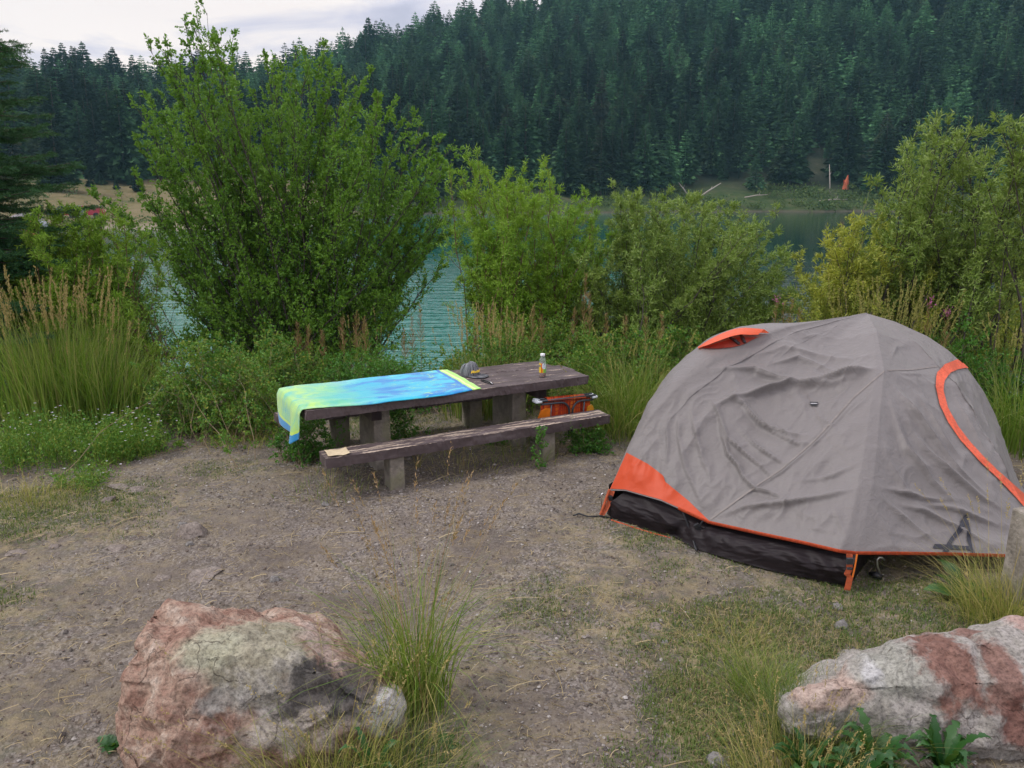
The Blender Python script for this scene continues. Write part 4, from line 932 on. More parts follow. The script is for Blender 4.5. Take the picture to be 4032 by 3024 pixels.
# hem binding: real strip under the fly edge
def strip(P, w_, off=.004, down=None):
    P = np.array([list(p) for p in P]); n_ = len(P); T = np.gradient(P, axis=0); T /= np.linalg.norm(T, axis=1, keepdims=True); out = np.cross(T, [0, 0, 1.0]); out /= np.linalg.norm(out, axis=1, keepdims=True)
    if out[n_ // 2][1] > 0: out = -out
    z = np.array([0, 0, 1.0]); V = np.stack([P + out * off + z * w_, P + out * (off + .002) - z * .004, P - out * .004 - z * .004], 1); ix = np.arange(n_ * 3).reshape(n_, 3)
    F = np.concatenate([np.stack([ix[:-1, j], ix[1:, j], ix[1:, j + 1], ix[:-1, j + 1]], -1) for j in (0, 1)]); return V.reshape(-1, 3), F
h1 = resample(hem, 120); h2 = resample(bot, 120)
V, F = strip(h1[40:], .017, .006); tob('hem_binding', np_mesh('hem_binding', V, F, True), M_TRIM)
V, F = strip(h2, .017, .006); tob('hem_binding', np_mesh('hem_binding', V, F, True), M_TRIM)
# door piping
do = tp([(1944, 425), (1915, 385), (1885, 384), (1830, 408), (1795, 450), (1788, 510), (1808, 600), (1850, 685), (1910, 770), (2000, 870), (2100, 965), (2212, 1085)])
di = tp([(1944, 425), (1930, 424), (1895, 430), (1860, 447), (1832, 485), (1826, 530), (1846, 610), (1895, 700), (1950, 772), (2010, 838), (2100, 925), (2212, 1025)])
V, F = drape_grid('x', do, di, 150, 12, None, .009); tob('door_piping', np_mesh('door_piping', V, F, True), M_TRIM)
# dark mark near the hem: open A shape of three strokes
def stroke(A, B, n=18): return drape_grid('x', A, B, n, 4, None, .006)
def tq(l): return [((3200 + .3761 * x) / 3.9375, (1900 + .3761 * y) / 3.9375) for x, y in l]
st = [stroke(tq([(1598, 328), (1560, 380), (1510, 490), (1430, 590), (1395, 650), (1340, 752)]), tq([(1606, 328), (1618, 385), (1592, 450), (1550, 520), (1465, 610), (1440, 680), (1400, 758)])),
      stroke(tq([(1252, 690), (1350, 694), (1500, 702), (1650, 710)]), tq([(1272, 645), (1360, 650), (1500, 662), (1650, 672)])),
      stroke(tq([(1588, 400), (1612, 500), (1608, 600), (1640, 690), (1672, 766)]), tq([(1618, 400), (1645, 500), (1652, 600), (1672, 690), (1702, 770)]))]
MN = plain('navy_print', (.012, .014, .025), .5)
for V, F in st: tob('printed_mark', np_mesh('printed_mark', V, F, True), MN)
# small dark loop on the front face, with a pale line
V, F = drape_grid('x', tp([(1192, 586), (1236, 588)]), tp([(1198, 604), (1228, 606)]), 8, 4, None, .010); tob('guy_loop', np_mesh('guy_loop', V, F), M_BLACK)
V, F = drape_grid('x', tp([(1197, 594), (1231, 595.5)]), tp([(1197, 596.5), (1231, 598)]), 6, 2, None, .013); tob('reflective_thread', np_mesh('reflective_thread', V, F), plain('reflective_grey', (.55, .55, .58), .4))
# seams as thin raised welts
for k, pl in enumerate([[(1545, 435), (1400, 560), (1220, 760), (1060, 900), (940, 980), (720, 1140)], [(1560, 432), (1680, 428), (1800, 412)], [(1150, 500), (1210, 600), (1280, 760), (1450, 960), (1480, 985)]]):
    q = tp(pl); V, F = drape_grid('x', q, [(a + .9, b + .9) for a, b in q], 60, 2, None, .0035); tob('seam', np_mesh('seam', V, F, True), plain('seam_tape', (.20, .178, .165), .7))
# vent hood on the far upper face
def g5(l): return [(660.3 + .0842 * x, 292.06 + .0842 * y) for x, y in l]
lip = g5([(450, 668), (560, 650), (700, 610), (850, 565), (950, 545), (1060, 548), (1160, 540)]); bk = g5([(450, 660), (560, 600), (700, 545), (850, 508), (950, 492), (1130, 492), (1290, 492)]); sill = g5([(455, 672), (560, 678), (690, 680), (850, 662), (930, 645), (1000, 620), (1150, 545)])
def best(u, v, off):
    for dv in (0, 2, 4, 7, 11, 16, 22):
        for du in (0, 3, 8, 15, 25):
            p = drape(u + du, v + dv, off)
            if p is not None: return p
    return None
rows = []
nL = 26
def rs2(L_, n):
    L_ = np.array(L_, float); s_ = np.concatenate([[0], np.cumsum(np.hypot(*np.diff(L_, axis=0).T))]); q = np.linspace(0, s_[-1], n); return np.stack([np.interp(q, s_, L_[:, k]) for k in (0, 1)], 1)
lipr, bkr, sir = rs2(lip, nL), rs2(bk, nL), rs2(sill, nL)
Vh, Vi = [], []
for i in range(nL):
    k = i / (nL - 1); a = math.sin(math.pi * min(k * .75, 1)) ** .7
    pb = best(*bkr[i], .006); pl_ = best(*sir[i], .006)
    if pb is None or pl_ is None: pb = pb or Vh[-4]; pl_ = pl_ or Vh[-1]
    d = (pl_ - CAMP).length; r_ = ray(*lipr[i]).normalized(); pt = CAMP + r_ * (d - .03) + Vector((0, 0, .028 * a))
    row = [pb, pb.lerp(pt, .5) + Vector((0, 0, .045 * a)), pt]
    Vh += row; Vi += [pt, pl_]
ix = np.arange(nL * 3).reshape(nL, 3); F = np.concatenate([np.stack([ix[:-1, j], ix[1:, j], ix[1:, j + 1], ix[:-1, j + 1]], -1) for j in (0, 1)])
hood = tob('vent_hood', np_mesh('vent_hood', np.array([list(v) for v in Vh]), F, True), fabric('bright_orange_hood', (.85, .13, .045), .5, .3, strength=.3))
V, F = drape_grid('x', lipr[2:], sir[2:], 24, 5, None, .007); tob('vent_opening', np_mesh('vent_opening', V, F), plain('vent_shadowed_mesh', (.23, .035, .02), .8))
for A, B in ((g5([(950, 548)]), g5([(1000, 615)])), (g5([(830, 580)]), g5([(935, 632)]))):
    p0 = drape(*A[0], .03) or drape(A[0][0], A[0][1] + 3, .03); p1 = drape(*B[0], .015)
    if p0 and p1: b_ = BM(); b_.tube([p0, p0.lerp(p1, .5) + Vector((0, 0, .006)), p1], [.010, .013, .010], 6); tob_ = b_.build('vent_strut', M_BLACK, tent); tob_.matrix_parent_inverse = Matrix.Translation(-TO)
# dark tub walls (inner tent) below the fly
base = [Vector(list(at(u, v, .012))) for u, v in [(607, 514), (612.7, 518), (643, 528), (672, 536), (695, 548.5), (732, 560), (769, 570), (810, 578.5), (848, 586)]]
topl = [on_LF(u, v, -.02) for u, v in [(625.5, 490.5), (644, 494.5), (661, 502), (684, 512), (709, 524), (762, 536), (805, 545), (840, 553), (857, 555)]]
na = 160; A, B = resample(base, na), resample(topl, na); t = np.linspace(0, 1, 40)[None, :, None]
P = A[:, None] * (1 - t) + B[:, None] * t; s = np.linspace(0, 1, na)[:, None]; t2 = t[..., 0]
n = gnormal(P); 
if n[na // 2, 20].dot([0, -1, 0]) < 0: n = -n
d = .05 * np.sin(np.pi * t2) * np.ones_like(s) + .012 * np.sin(s * 60 + 9 * t2 + 2 * np.sin(s * 13)) * np.sin(np.pi * t2) * (.3 + .7 * np.abs(np.sin(s * 5))) + .02 * (crinkle(s, t2 * .4, 91, 14, 1.2) - .3)
d -= .05 * np.exp(-((s - .345) / .03) ** 2) * (1 - t2)
P = P + n * (d * np.sin(np.pi * np.clip(t2, 0, 1)) ** .5)[..., None]
tob('tub_wall', grid_mesh('tub_wall', P), M_TUB)
# side tub wall under the vestibule
A = resample([Fc + Vector((0, 0, .012)), Fc + Vector((.18, .25, 0)), Fc + Vector((.75, .95, .01)), Rc + Vector((-.4, .3, .02))], 40); B = resample([hemF - Vector((0, 0, .01)), hemF + Vector((.16, .25, .10)), hemF + Vector((.7, .95, .12)), Rc + Vector((-.4, .3, .35))], 40)
t = np.linspace(0, 1, 12)[None, :, None]; P = A[:, None] * (1 - t) + B[:, None] * t; P[..., 0] += .02 * np.sin(np.linspace(0, 22, 40))[:, None] * np.sin(np.pi * t[..., 0])
tob('tub_wall', grid_mesh('tub_wall', P), M_TUB)
# back tub
A = resample([Lc, Bc, Bc.lerp(Rc, .55)], 40); B = A + [0, 0, .22]; P = np.stack([A, B], 1); tob('tub_wall', grid_mesh('tub_wall', P), M_TUB)
V, F = strip(resample([Vector(list(at(u, v, .005))) for u, v in [(612, 519.5), (640, 529), (672, 538)]], 20), .006, .01); tob('footprint_edge', np_mesh('footprint_edge', V, F), M_TRIM)
# pole visible at the tub, buckles, straps
def tbm(b_, name, mat, sm=False):
    o = b_.build(name, mat, tent, sm); o.matrix_parent_inverse = Matrix.Translation(-TO); return o
b_ = BM(); b_.tube([on_LF(683, 512, .03), on_LF(693, 538, .05), Vector(list(at(697, 551, .02)))], .006, 6); tbm(b_, 'side_strap', M_BLACK)
b_ = BM(); b_.box(on_LF(697.5, 527, .055), (.035, .02, .05), Matrix.Rotation(-.5, 3, 'Y'), .004); b_.tube([on_LF(703, 521, .05), on_LF(692, 536, .06), Vector(list(at(696, 550, .02)))], .007, 6); tbm(b_, 'side_buckle', M_BLACK)
q = Fc; v_ = (hemF - Fc)
def flat_strap(name, pts_, w_, mat, sidev):
    V = []; sidev = Vector(sidev).normalized() * w_ / 2; th_ = Vector((-.3, -.9, 0)).normalized() * .003
    for p in pts_: V += [p - sidev, p + sidev, p + sidev + th_, p - sidev + th_]
    n_ = len(pts_); ix = np.arange(n_ * 4).reshape(n_, 4); F = np.concatenate([np.stack([ix[:-1, j], ix[1:, j], ix[1:, (j + 1) % 4], ix[:-1, (j + 1) % 4]], -1) for j in range(4)])
    return tob(name, np_mesh(name, np.array([list(v) for v in V]), F), mat)
fy = lambda u, v, off=.05: aty(u, v, Fc.y - off)
flat_strap('corner_strap', [fy(849.5, 553.5), fy(849.5, 566), fy(849, 570), fy(847, 574), fy(850, 577), fy(848, 586), fy(847, 590)], .035, M_STRAP, (1, -.2, 0))
b_ = BM(); b_.box(fy(849.5, 561, .065), (.036, .018, .040), None, .004); b_.box(fy(849.5, 568.5, .065), (.030, .016, .012), None, .003); tbm(b_, 'corner_buckle', plain('dark_buckle', (.03, .035, .04), .35))
flat_strap('guy_cord', [fy(857, 554, .06), fy(855, 566, .06), fy(852.5, 577, .06)], .010, plain('bright_orange_cord', (.9, .22, .03), .5), (1, 0, 0))
lp = lambda u, v, off=.05: aty(u, v, Lc.y - off)
b_ = BM(); b_.tube([lp(609.5, 489.5), lp(605, 502), lp(600.5, 514.5)], .010, 6); tbm(b_, 'pole_end', M_STRAP)
flat_strap('corner_strap', [lp(612.5, 491), lp(610.5, 497), lp(609, 503), lp(606, 509), lp(602, 515)], .035, M_STRAP, (1, -.4, 0))
b_ = BM(); b_.box(lp(610.6, 498, .06), (.03, .018, .036), None, .004); tbm(b_, 'corner_buckle', M_BLACK)
# stakes (rest in the ground, not part of the fly)
def peg(label, pts_, r=.0035):
    o0 = pts_[-1]; b_ = BM(); b_.tube([p - o0 for p in pts_], r, 7); o = b_.build('tent_peg', M_ALU, None, True, tuple(o0)); tag(o, label, 'tent peg')
gy = at(879, 578, 0).y
pq = lambda u, v: aty(u, v, gy)
peg('bent white metal peg sticking up under the tent flap, right of the front corner', [pq(884.5, 560.2), pq(882, 557.6), pq(879.5, 557.2), pq(877, 559.6), pq(877.5, 566), pq(879.5, 572), pq(880.5, 579.5)], .006)
gy = at(601, 516, 0).y
peg('thin white metal peg hook standing at the left corner of the tent', [pq(604, 494.5), pq(602.6, 493.2), pq(601.3, 494.5), pq(601.2, 501), pq(601.5, 508), pq(600.5, 515.5)], .0045)
b_ = BM(); b_.tube([at(870, 573.5, .02), at(876, 575, .03), at(881.5, 577.5, .02)], [.012, .022, .015], 8); o = b_.build('stake_loop', M_BLACK, None, True); tag(o, 'small black webbing loop on the ground at the bent white peg under the tent flap', 'strap')
b_ = BM(); b_.tube([at(573, 515.5, .012), at(579, 513.5, .02), at(588, 516.5, .012), at(600, 516, .012), at(612, 518, .012)], [.006, .007, .005, .006, .006], 6); o = b_.build('ground_cord', M_BLACK, None, True); tag(o, 'black cord lying on the dirt at the left corner of the tent', 'cord')
# ================================================================ picnic table
TX = Vector((math.cos(R(28.2)), math.sin(R(28.2)), 0)); TY = Vector((-TX.y, TX.x, 0)); T0 = Vector((-1.388, 5.714, 0))
ROT = Matrix((TX, TY, Vector((0, 0, 1)))).transposed()
def L2W(s, t, z=0.0): return T0 + TX * s + TY * t + Vector((0, 0, z))
def paintmat(name, wear=.5, seed=0):
    m, nt, b = newmat(name); v = objc(nt)
    vv = mapv(nt, v, (1.1, 12, 12), loc=(seed, seed * 2, 0))
    grain = noi(nt, mapv(nt, v, (3, 60, 60)), 1.0, 6, .6)
    brown = ramp(nt, noi(nt, mapv(nt, v, (3, 9, 9)), 1.3, 6, .6), [(.3, (.050, .036, .037)), (.55, (.085, .064, .066)), (.75, (.15, .125, .13))])
    bare = ramp(nt, grain, [(.3, (.30, .235, .18)), (.7, (.48, .40, .32))])
    sp = N(nt, 'ShaderNodeSeparateXYZ', {0: geo(nt).outputs['Normal']})
    upf = N(nt, 'ShaderNodeMapRange', {0: sp.outputs[2], 1: .3, 2: .9, 3: .45, 4: 1.0}).outputs[0]
    k = math_(nt, 'MULTIPLY', noi(nt, vv, 1.6, 9, .72, .2), 1.0)
    lo = .60 - wear * .13
    kk = N(nt, 'ShaderNodeMapRange', {0: k, 1: lo, 2: lo + .012}).outputs[0]
    kk = math_(nt, 'MULTIPLY', kk, math_(nt, 'GREATER_THAN', upf, .8))
    rough_edge = math_(nt, 'MULTIPLY', N(nt, 'ShaderNodeMapRange', {0: noi(nt, mapv(nt, v, (5, 30, 30)), 1.4, 8, .7), 1: .66, 2: .68}).outputs[0], .8)
    kk = math_(nt, 'MAXIMUM', kk, rough_edge)
    c = mixc(nt, kk, brown, bare)
    h = math_(nt, 'SUBTRACT', math_(nt, 'MULTIPLY', grain, .4), math_(nt, 'MULTIPLY', kk, .5))
    setp(nt, b, col=c, rough=.55, spec=.45, nrm=bump(nt, h, .5, .006))
    return m
def board(name, s0, s1, t0, t1, ztop, th, mat, parent, seed, rag=.012, z_off=0.0):
    """plank with worn ends and softly uneven edges (object axes run along the plank)"""
    rg = np.random.default_rng(seed); n, k = 140, 12; L = s1 - s0; Wd = t1 - t0
    xs = np.linspace(0, L, n); prof = [(0, 0), (0, -th * .5), (0, -th), (Wd * .5, -th), (Wd, -th), (Wd, -th * .5), (Wd, 0), (Wd * .8, .001), (Wd * .6, .002), (Wd * .4, .002), (Wd * .2, .001), (.008, .0)]
    V = np.zeros((n, k, 3))
    for j, (y, z) in enumerate(prof):
        e = .004 * fnoise(xs * 3, np.full(n, y * 20 + seed), seed, 4, 2.0) + .002 * rg.normal(size=n)
        V[:, j, 0] = xs; V[:, j, 1] = y + (e if y in (0, Wd) else 0); V[:, j, 2] = z + .5 * e
    endj = rag * fnoise(V[0, :, 1] * 30, V[0, :, 2] * 30, seed + 5, 3, 1.0); V[0, :, 0] += endj
    endj = rag * 1.6 * fnoise(V[-1, :, 1] * 25, V[-1, :, 2] * 25, seed + 6, 3, 1.0); V[-1, :, 0] += endj
    ix = np.arange(n * k).reshape(n, k); nx = np.roll(ix, -1, axis=1)
    F = np.stack([ix[:-1], nx[:-1], nx[1:], ix[1:]], -1).reshape(-1, 4)
    me = np_mesh(name, V, F)
    b_ = bmesh.new(); b_.from_mesh(me); b_.verts.ensure_lookup_table(); b_.faces.new([b_.verts[i] for i in ix[0]]); b_.faces.new([b_.verts[i] for i in ix[-1][::-1]])
    bmesh.ops.recalc_face_normals(b_, faces=b_.faces); b_.to_mesh(me); b_.free()
    o = ob(name, me, mat, parent); o.location = L2W(s0, t0, ztop) - Vector(parent.location); o.rotation_euler = (0, 0, R(28.2)); return o
def concmat():
    m, nt, b = newmat('weathered_concrete'); v = objc(nt)
    c = ramp(nt, noi(nt, v, 7, 8, .65), [(.3, (.13, .115, .095)), (.55, (.24, .215, .18)), (.75, (.34, .31, .27))])
    c = mixc(nt, N(nt, 'ShaderNodeMapRange', {0: vor(nt, v, 34), 1: .12, 2: .05}).outputs[0], c, (.08, .075, .065))
    c = mixc(nt, N(nt, 'ShaderNodeMapRange', {0: noi(nt, v, 3, 6), 1: .55, 2: .62, 4: .6}).outputs[0], c, (.17, .17, .09))
    setp(nt, b, col=c, rough=.92, nrm=bump(nt, math_(nt, 'ADD', noi(nt, v, 45, 8, .7), math_(nt, 'MULTIPLY', vor(nt, v, 34), .6)), .8, .012)); return m
M_CONC = concmat()
def block(name, c, size, parent, seed, mat=None, rot=True, taper=.0):
    """rough cast block with rounded, chipped corners"""
    rg = np.random.default_rng(seed); b_ = bmesh.new(); bmesh.ops.create_cube(b_, size=1)
    bmesh.ops.scale(b_, vec=size, verts=b_.verts)
    bmesh.ops.bevel(b_, geom=list(b_.edges), offset=.012, segments=2, affect='EDGES', profile=.5)
    bmesh.ops.subdivide_edges(b_, edges=list(b_.edges), cuts=5, use_grid_fill=True)
    for v in b_.verts:
        q = Vector(v.co); k = noise.fractal(q * 14 + Vector((seed, 0, 0)), 1, 2, 4); v.co += q.normalized() * k * .006
        f = 1 - taper * (v.co.z / size[2] + .5); v.co.x *= f; v.co.y *= f
    me = bpy.data.meshes.new(name); bmesh.ops.recalc_face_normals(b_, faces=b_.faces); b_.to_mesh(me); b_.free()
    o = ob(name, me, mat or M_CONC, parent); o.location = Vector(c) - (Vector(parent.location) if parent is not None else Vector()); o.rotation_euler = (0, 0, R(28.2)); return o
tbl = thing('picnic_table', 'long dark brown picnic table with peeling paint on rough concrete legs', 'picnic table', tuple(L2W(1.2, .7)))
ZT = .665
M_PT = paintmat('peeling_brown_paint_table', .10, 3); M_PB = paintmat('peeling_brown_paint_bench', .62, 8); M_PF = paintmat('peeling_brown_paint_far_bench', .2, 14)
board('tabletop_plank', -.06, 2.53, .305, .572, ZT, .075, M_PT, tbl, 1, .012)
board('tabletop_plank', -.05, 2.56, .577, .842, ZT - .002, .075, M_PT, tbl, 2, .02)
board('tabletop_plank', -.06, 2.47, .847, 1.115, ZT - .001, .075, M_PT, tbl, 3, .02)
for s_, zt in ((.62, .0), (1.93, .0)):
    block('leg', L2W(s_, .72, .28), (.15, .42, .62), tbl, int(s_ * 10), taper=.04)
b_ = BM(); 
for s_ in (.47, 1.93):
    pass
for s_ in (.495, 2.06):
    board('cross_beam', s_, s_ + .085, .40, 1.04, ZT - .077, .10, M_PF, tbl, int(s_ * 31), .0)
# far bench
fb = thing('bench', 'far side bench of the picnic table, seen through under the tabletop', 'bench', tuple(L2W(1.2, 1.4)))
board('seat_plank', -.06, 2.05, 1.27, 1.50, .37, .075, M_PF, fb, 6)
for s_ in (.5, 1.86): block('leg', L2W(s_, 1.385, .13), (.14, .20, .32), fb, 40 + int(s_ * 10))
nb__ = thing('bench', 'near bench of peeling dark brown plank with bare wood patches on two concrete stubs', 'bench', tuple(L2W(1.28, .11)))
board('seat_plank', 0.0, 2.575, 0.0, .215, .362, .078, M_PB, nb__, 7, .012)
for s_ in (.565, 1.955): block('leg', L2W(s_, .10, .12), (.125, .155, .33), nb__, 50 + int(s_ * 10), taper=.03)
# beige square lying on the bench end
def g5b(x, y): return (253.97 + .17222 * x, 330.16 + .17222 * y)
q = [at(*g5b(*p), .366) for p in ((408, 703), (430, 737), (560, 722), (535, 689))]
n = 14; P = np.zeros((n, n, 3))
for i in range(n):
    for j in range(n):
        a, b = i / (n - 1), j / (n - 1); p = (q[0] * (1 - a) + q[3] * a) * (1 - b) + (q[1] * (1 - a) + q[2] * a) * b
        P[i, j] = [p.x, p.y, .3665 + .006 * math.sin(a * 5 + b * 3) ** 2 + .008 * (abs(2 * a - 1) ** 4)]
P2 = P - [0, 0, .003]; c0 = P.mean((0, 1)); me = grid_mesh('paper_square', P - c0); o = ob('paper_square', me, plain('pale_tan_card', (.52, .43, .28), .8, var=.1, nscale=30), None, tuple(c0))
md = o.modifiers.new('thick', 'SOLIDIFY'); md.thickness = .003; tag(o, 'pale tan square of card lying on the left end of the near bench', 'card')
# ---------------------------------------------------------------- towel draped over the left half
def towelmat():
    m, nt, b = newmat('towel_print'); uv = N(nt, 'ShaderNodeUVMap').outputs[0]; sp = N(nt, 'ShaderNodeSeparateXYZ', {0: uv}); X, Y = sp.outputs[0], sp.outputs[1]
    d = noi(nt, mapv(nt, uv, (3.2, 2.2, 1)), 1.0, 4, .6)
    xx = math_(nt, 'ADD', X, math_(nt, 'MULTIPLY', math_(nt, 'SUBTRACT', d, .5), .34))
    c = ramp(nt, xx, [(.05, (.26, .50, .13)), (.20, (.34, .60, .18)), (.32, (.14, .50, .28)), (.44, (.02, .40, .50)), (.60, (.012, .36, .55)), (.8, (.015, .42, .58)), (1.0, (.02, .46, .62))])
    lat = math_(nt, 'ADD', Y, math_(nt, 'MULTIPLY', math_(nt, 'SUBTRACT', noi(nt, mapv(nt, uv, (5, 1.5, 1)), 1, 3), .5), .5))
    c = mixc(nt, ramp(nt, lat, [(.0, .30), (.25, .0), (.72, 0.0), (1.0, .5)]), c, mixc(nt, ramp(nt, X, [(.35, 0.0), (.55, 1.0)]), (.55, .76, .18), (.05, .58, .72)))
    bl = N(nt, 'ShaderNodeMapRange', {0: noi(nt, mapv(nt, uv, (4.5, 6, 1), loc=(2, 1, 0)), 1.0, 5, .6, .6), 1: .48, 2: .56}).outputs[0]
    mid = ramp(nt, X, [(.36, 0.0), (.5, .8), (.95, .9), (1.0, 0.0)])
    c = mixc(nt, math_(nt, 'MULTIPLY', bl, mid), c, (.008, .17, .50))
    tq_ = math_(nt, 'MULTIPLY', N(nt, 'ShaderNodeMapRange', {0: noi(nt, mapv(nt, uv, (7, 4.5, 1), loc=(4, 8, 0)), 1, 5, .65, .8), 1: .44, 2: .60}).outputs[0], ramp(nt, X, [(.0, .85), (.32, .6), (.45, 0.0)]))
    c = mixc(nt, tq_, c, (.05, .42, .42))
    # leafy sprays
    lv = N(nt, 'ShaderNodeMapRange', {0: vor(nt, mapv(nt, uv, (15, 34, 1), rot=(0, 0, .5)), 1.0), 1: .30, 2: .22}).outputs[0]
    pm = math_(nt, 'MULTIPLY', N(nt, 'ShaderNodeMapRange', {0: noi(nt, mapv(nt, uv, (6, 5, 1), loc=(7, 3, 0)), 1, 2), 1: .50, 2: .56}).outputs[0], ramp(nt, X, [(.0, 1.0), (.35, .8), (.5, 0.0)]))
    c = mixc(nt, math_(nt, 'MULTIPLY', lv, math_(nt, 'MULTIPLY', pm, .85)), c, (.02, .30, .48))
    yl = math_(nt, 'MULTIPLY', N(nt, 'ShaderNodeMapRange', {0: noi(nt, mapv(nt, uv, (14, 14, 1), loc=(1, 9, 0)), 1, 3, .6, 1.5), 1: .60, 2: .64}).outputs[0], ramp(nt, X, [(.6, 0.0), (.75, .8), (1.0, .4)]))
    c = mixc(nt, yl, c, (.40, .66, .18))
    # borders
    def band(lo, hi, col, src, cin, k=1.0):
        f = math_(nt, 'MULTIPLY', math_(nt, 'GREATER_THAN', src, lo), math_(nt, 'LESS_THAN', src, hi)); return mixc(nt, math_(nt, 'MULTIPLY', f, k), cin, col)
    c = band(.935, .953, (.008, .16, .48), X, c); c = band(.953, 1.1, (.36, .74, .14), X, c); c = band(.962, .975, (.62, .82, .30), X, c)
    c = band(-.1, .036, (.008, .19, .42), X, c); c = band(.036, .05, (.42, .60, .07), X, c, .8)
    setp(nt, b, col=c, rough=.95, spec=.1, nrm=bump(nt, noi(nt, objc(nt), 420, 3, .7), .5, .003)); b.inputs['Sheen Weight'].default_value = .4
    return m
NA, NB = 190, 90; A = np.linspace(0, 1, NA)[:, None]; B = np.linspace(0, 1, NB)[None]     # A: left -> right, B: near -> far
tn_r, tf_r = at(*g5b(1312, 336), ZT), at(*g5b(1105, 222), ZT)
def W2L(p): d = p - T0; return d.dot(TX), d.dot(TY)
srn, trn = W2L(tn_r); srf, trf = W2L(tf_r); print('towel right', srn, trn, srf, trf)
HANG = .30
tot = (srn + .06) + HANG; d = A * tot * (1 - B) + A * ((srf + .06) + HANG * .92) * B      # arc length from the hanging hem
HG = HANG * (1 - B) + HANG * .92 * B
on = d - HG                                                                # >0 on the table
near = .300 - .028 * smooth(.05, .5, A) * smooth(1.02, .8, A) + .045 * smooth(.45, .14, A); far = 1.125 - .0 * A
tt_ = near * (1 - B) + far * B + 0 * A
rad_ = .018
ss = np.where(on > 0, -.075 + on, -.075 - .0 - .02 * np.sin(np.clip(-on / .06, 0, 1) * 1.57)); zz = np.where(on > 0, ZT + .006, ZT + .006 + on)
rip = .013 * fnoise(ss * 1.5 + 0 * B, tt_ * 3 + 0 * A, 131, 4, 2.6) * (on > 0) ; zz = zz + np.abs(rip) * smooth(0, .05, on)
# a long soft fold near the front edge, lifting, and droop of the near corner
fold_ = .022 * np.exp(-((B - (.10 + .10 * A)) / .045) ** 2) * smooth(.1, .2, A) * smooth(.62, .4, A); zz = zz + fold_
over = smooth(.0, -.01, tt_ - .305) ; zz = zz - .02 * np.clip(.305 - tt_, 0, 1) / .03 * (on > 0) * .6
hangk = np.clip(-on / HANG, 0, 1)
ss = ss - hangk * (.012 + .022 * np.sin(B * 9 + 1) * hangk); tt_ = tt_ + hangk * (.02 * (1 - B)) - hangk * .04 * np.sin(B * 3.1) * hangk
zz = zz + hangk * .075 * np.clip(1 - B / .16, 0, 1) + hangk ** 2 * .03 * B - hangk * .02 * np.exp(-((B - .3) / .15) ** 2)
ss = ss - hangk * (.045 * np.exp(-((B - .22) / .10) ** 2) - .03 * np.exp(-((B - .05) / .06) ** 2))
P = np.zeros((NA, NB, 3)); P[..., 0] = T0.x + TX.x * ss + TY.x * tt_; P[..., 1] = T0.y + TX.y * ss + TY.y * tt_; P[..., 2] = zz + .0015 * fnoise(ss * 6, tt_ * 6, 141, 3, 3.0)
c0 = P.mean((0, 1)); c0[2] = ZT
me = grid_mesh('towel', P - c0); uvl = me.uv_layers.new(name='UVMap'); vi = np.zeros(len(me.loops), np.int32); me.loops.foreach_get('vertex_index', vi)
UVv = np.stack([(A + 0 * B).ravel(), (B + 0 * A).ravel()], 1)[vi]; uvl.data.foreach_set('uv', UVv.astype(np.float32).ravel())
o = ob('towel', me, towelmat(), None, tuple(c0)); md = o.modifiers.new('thick', 'SOLIDIFY'); md.thickness = .005; md.offset = 1
tag(o, 'lime and cyan beach towel spread over the left half of the table', 'towel')
# ---------------------------------------------------------------- cap
cc = at(*g5b(1252, 262), ZT); cap = thing('baseball_cap', 'dark grey pinstriped flat-brim cap with yellow script lettering, on the table beside the towel', 'cap', (cc.x, cc.y, ZT + .003), R(-38))
def capmat():
    m, nt, b = newmat('striped_cap_cloth'); v = objc(nt); sp = N(nt, 'ShaderNodeSeparateXYZ', {0: v}); an = math_(nt, 'ARCTAN2', sp.outputs[1], sp.outputs[0])
    st_ = noi(nt, N(nt, 'ShaderNodeCombineXYZ', {0: math_(nt, 'MULTIPLY', an, 26.0), 1: math_(nt, 'MULTIPLY', sp.outputs[2], 6.0)}).outputs[0], 1.0, 3, .7)
    c = ramp(nt, st_, [(.40, (.018, .020, .026)), (.50, (.07, .075, .085)), (.60, (.30, .31, .33))]); setp(nt, b, col=c, rough=.9, nrm=bump(nt, st_, .3, .003)); return m
def brimmat():
    m, nt, b = newmat('striped_brim_cloth'); v = objc(nt); st_ = noi(nt, mapv(nt, v, (10, 170, 20), rot=(0, 0, .5)), 1.0, 4, .7)
    c = ramp(nt, st_, [(.40, (.02, .022, .028)), (.52, (.08, .085, .095)), (.64, (.26, .27, .29))]); setp(nt, b, col=c, rough=.9); return m
na, nz = 48, 16; th_ = np.linspace(0, 2 * np.pi, na, endpoint=False)[:, None]; ph = np.linspace(0, 1, nz)[None]
rx, ry, hh_ = .098, .082, .118
prof = np.cos(np.clip(ph, 0, 1) * np.pi / 2) ** .55; zc = hh_ * np.sin(ph * np.pi / 2) ** 1.0
frontup = 1 + .12 * np.clip(np.cos(th_), 0, 1)
V = np.stack([np.cos(th_) * rx * prof * (1 - .04 * ph), np.sin(th_) * ry * prof, zc * frontup * (1 - .10 * np.clip(-np.cos(th_), 0, 1) * (ph > .1))], -1)
ix = np.arange(na * nz).reshape(na, nz); nx = np.roll(ix, -1, axis=0); F = np.stack([ix[:, :-1], nx[:, :-1], nx[:, 1:], ix[:, 1:]], -1).reshape(-1, 4)
ob('crown', np_mesh('crown', V, F, True), capmat(), cap)
a = np.linspace(-1.25, 1.25, 26)[:, None]; k = np.linspace(0, 1, 6)[None]
ix_, iy_ = np.cos(a) * rx * .97, np.sin(a) * ry * .99; ox = .075 + .125 * np.cos(a / 1.25 * 1.57) ** .55; oy = np.sin(a / 1.25 * 1.57) * .088
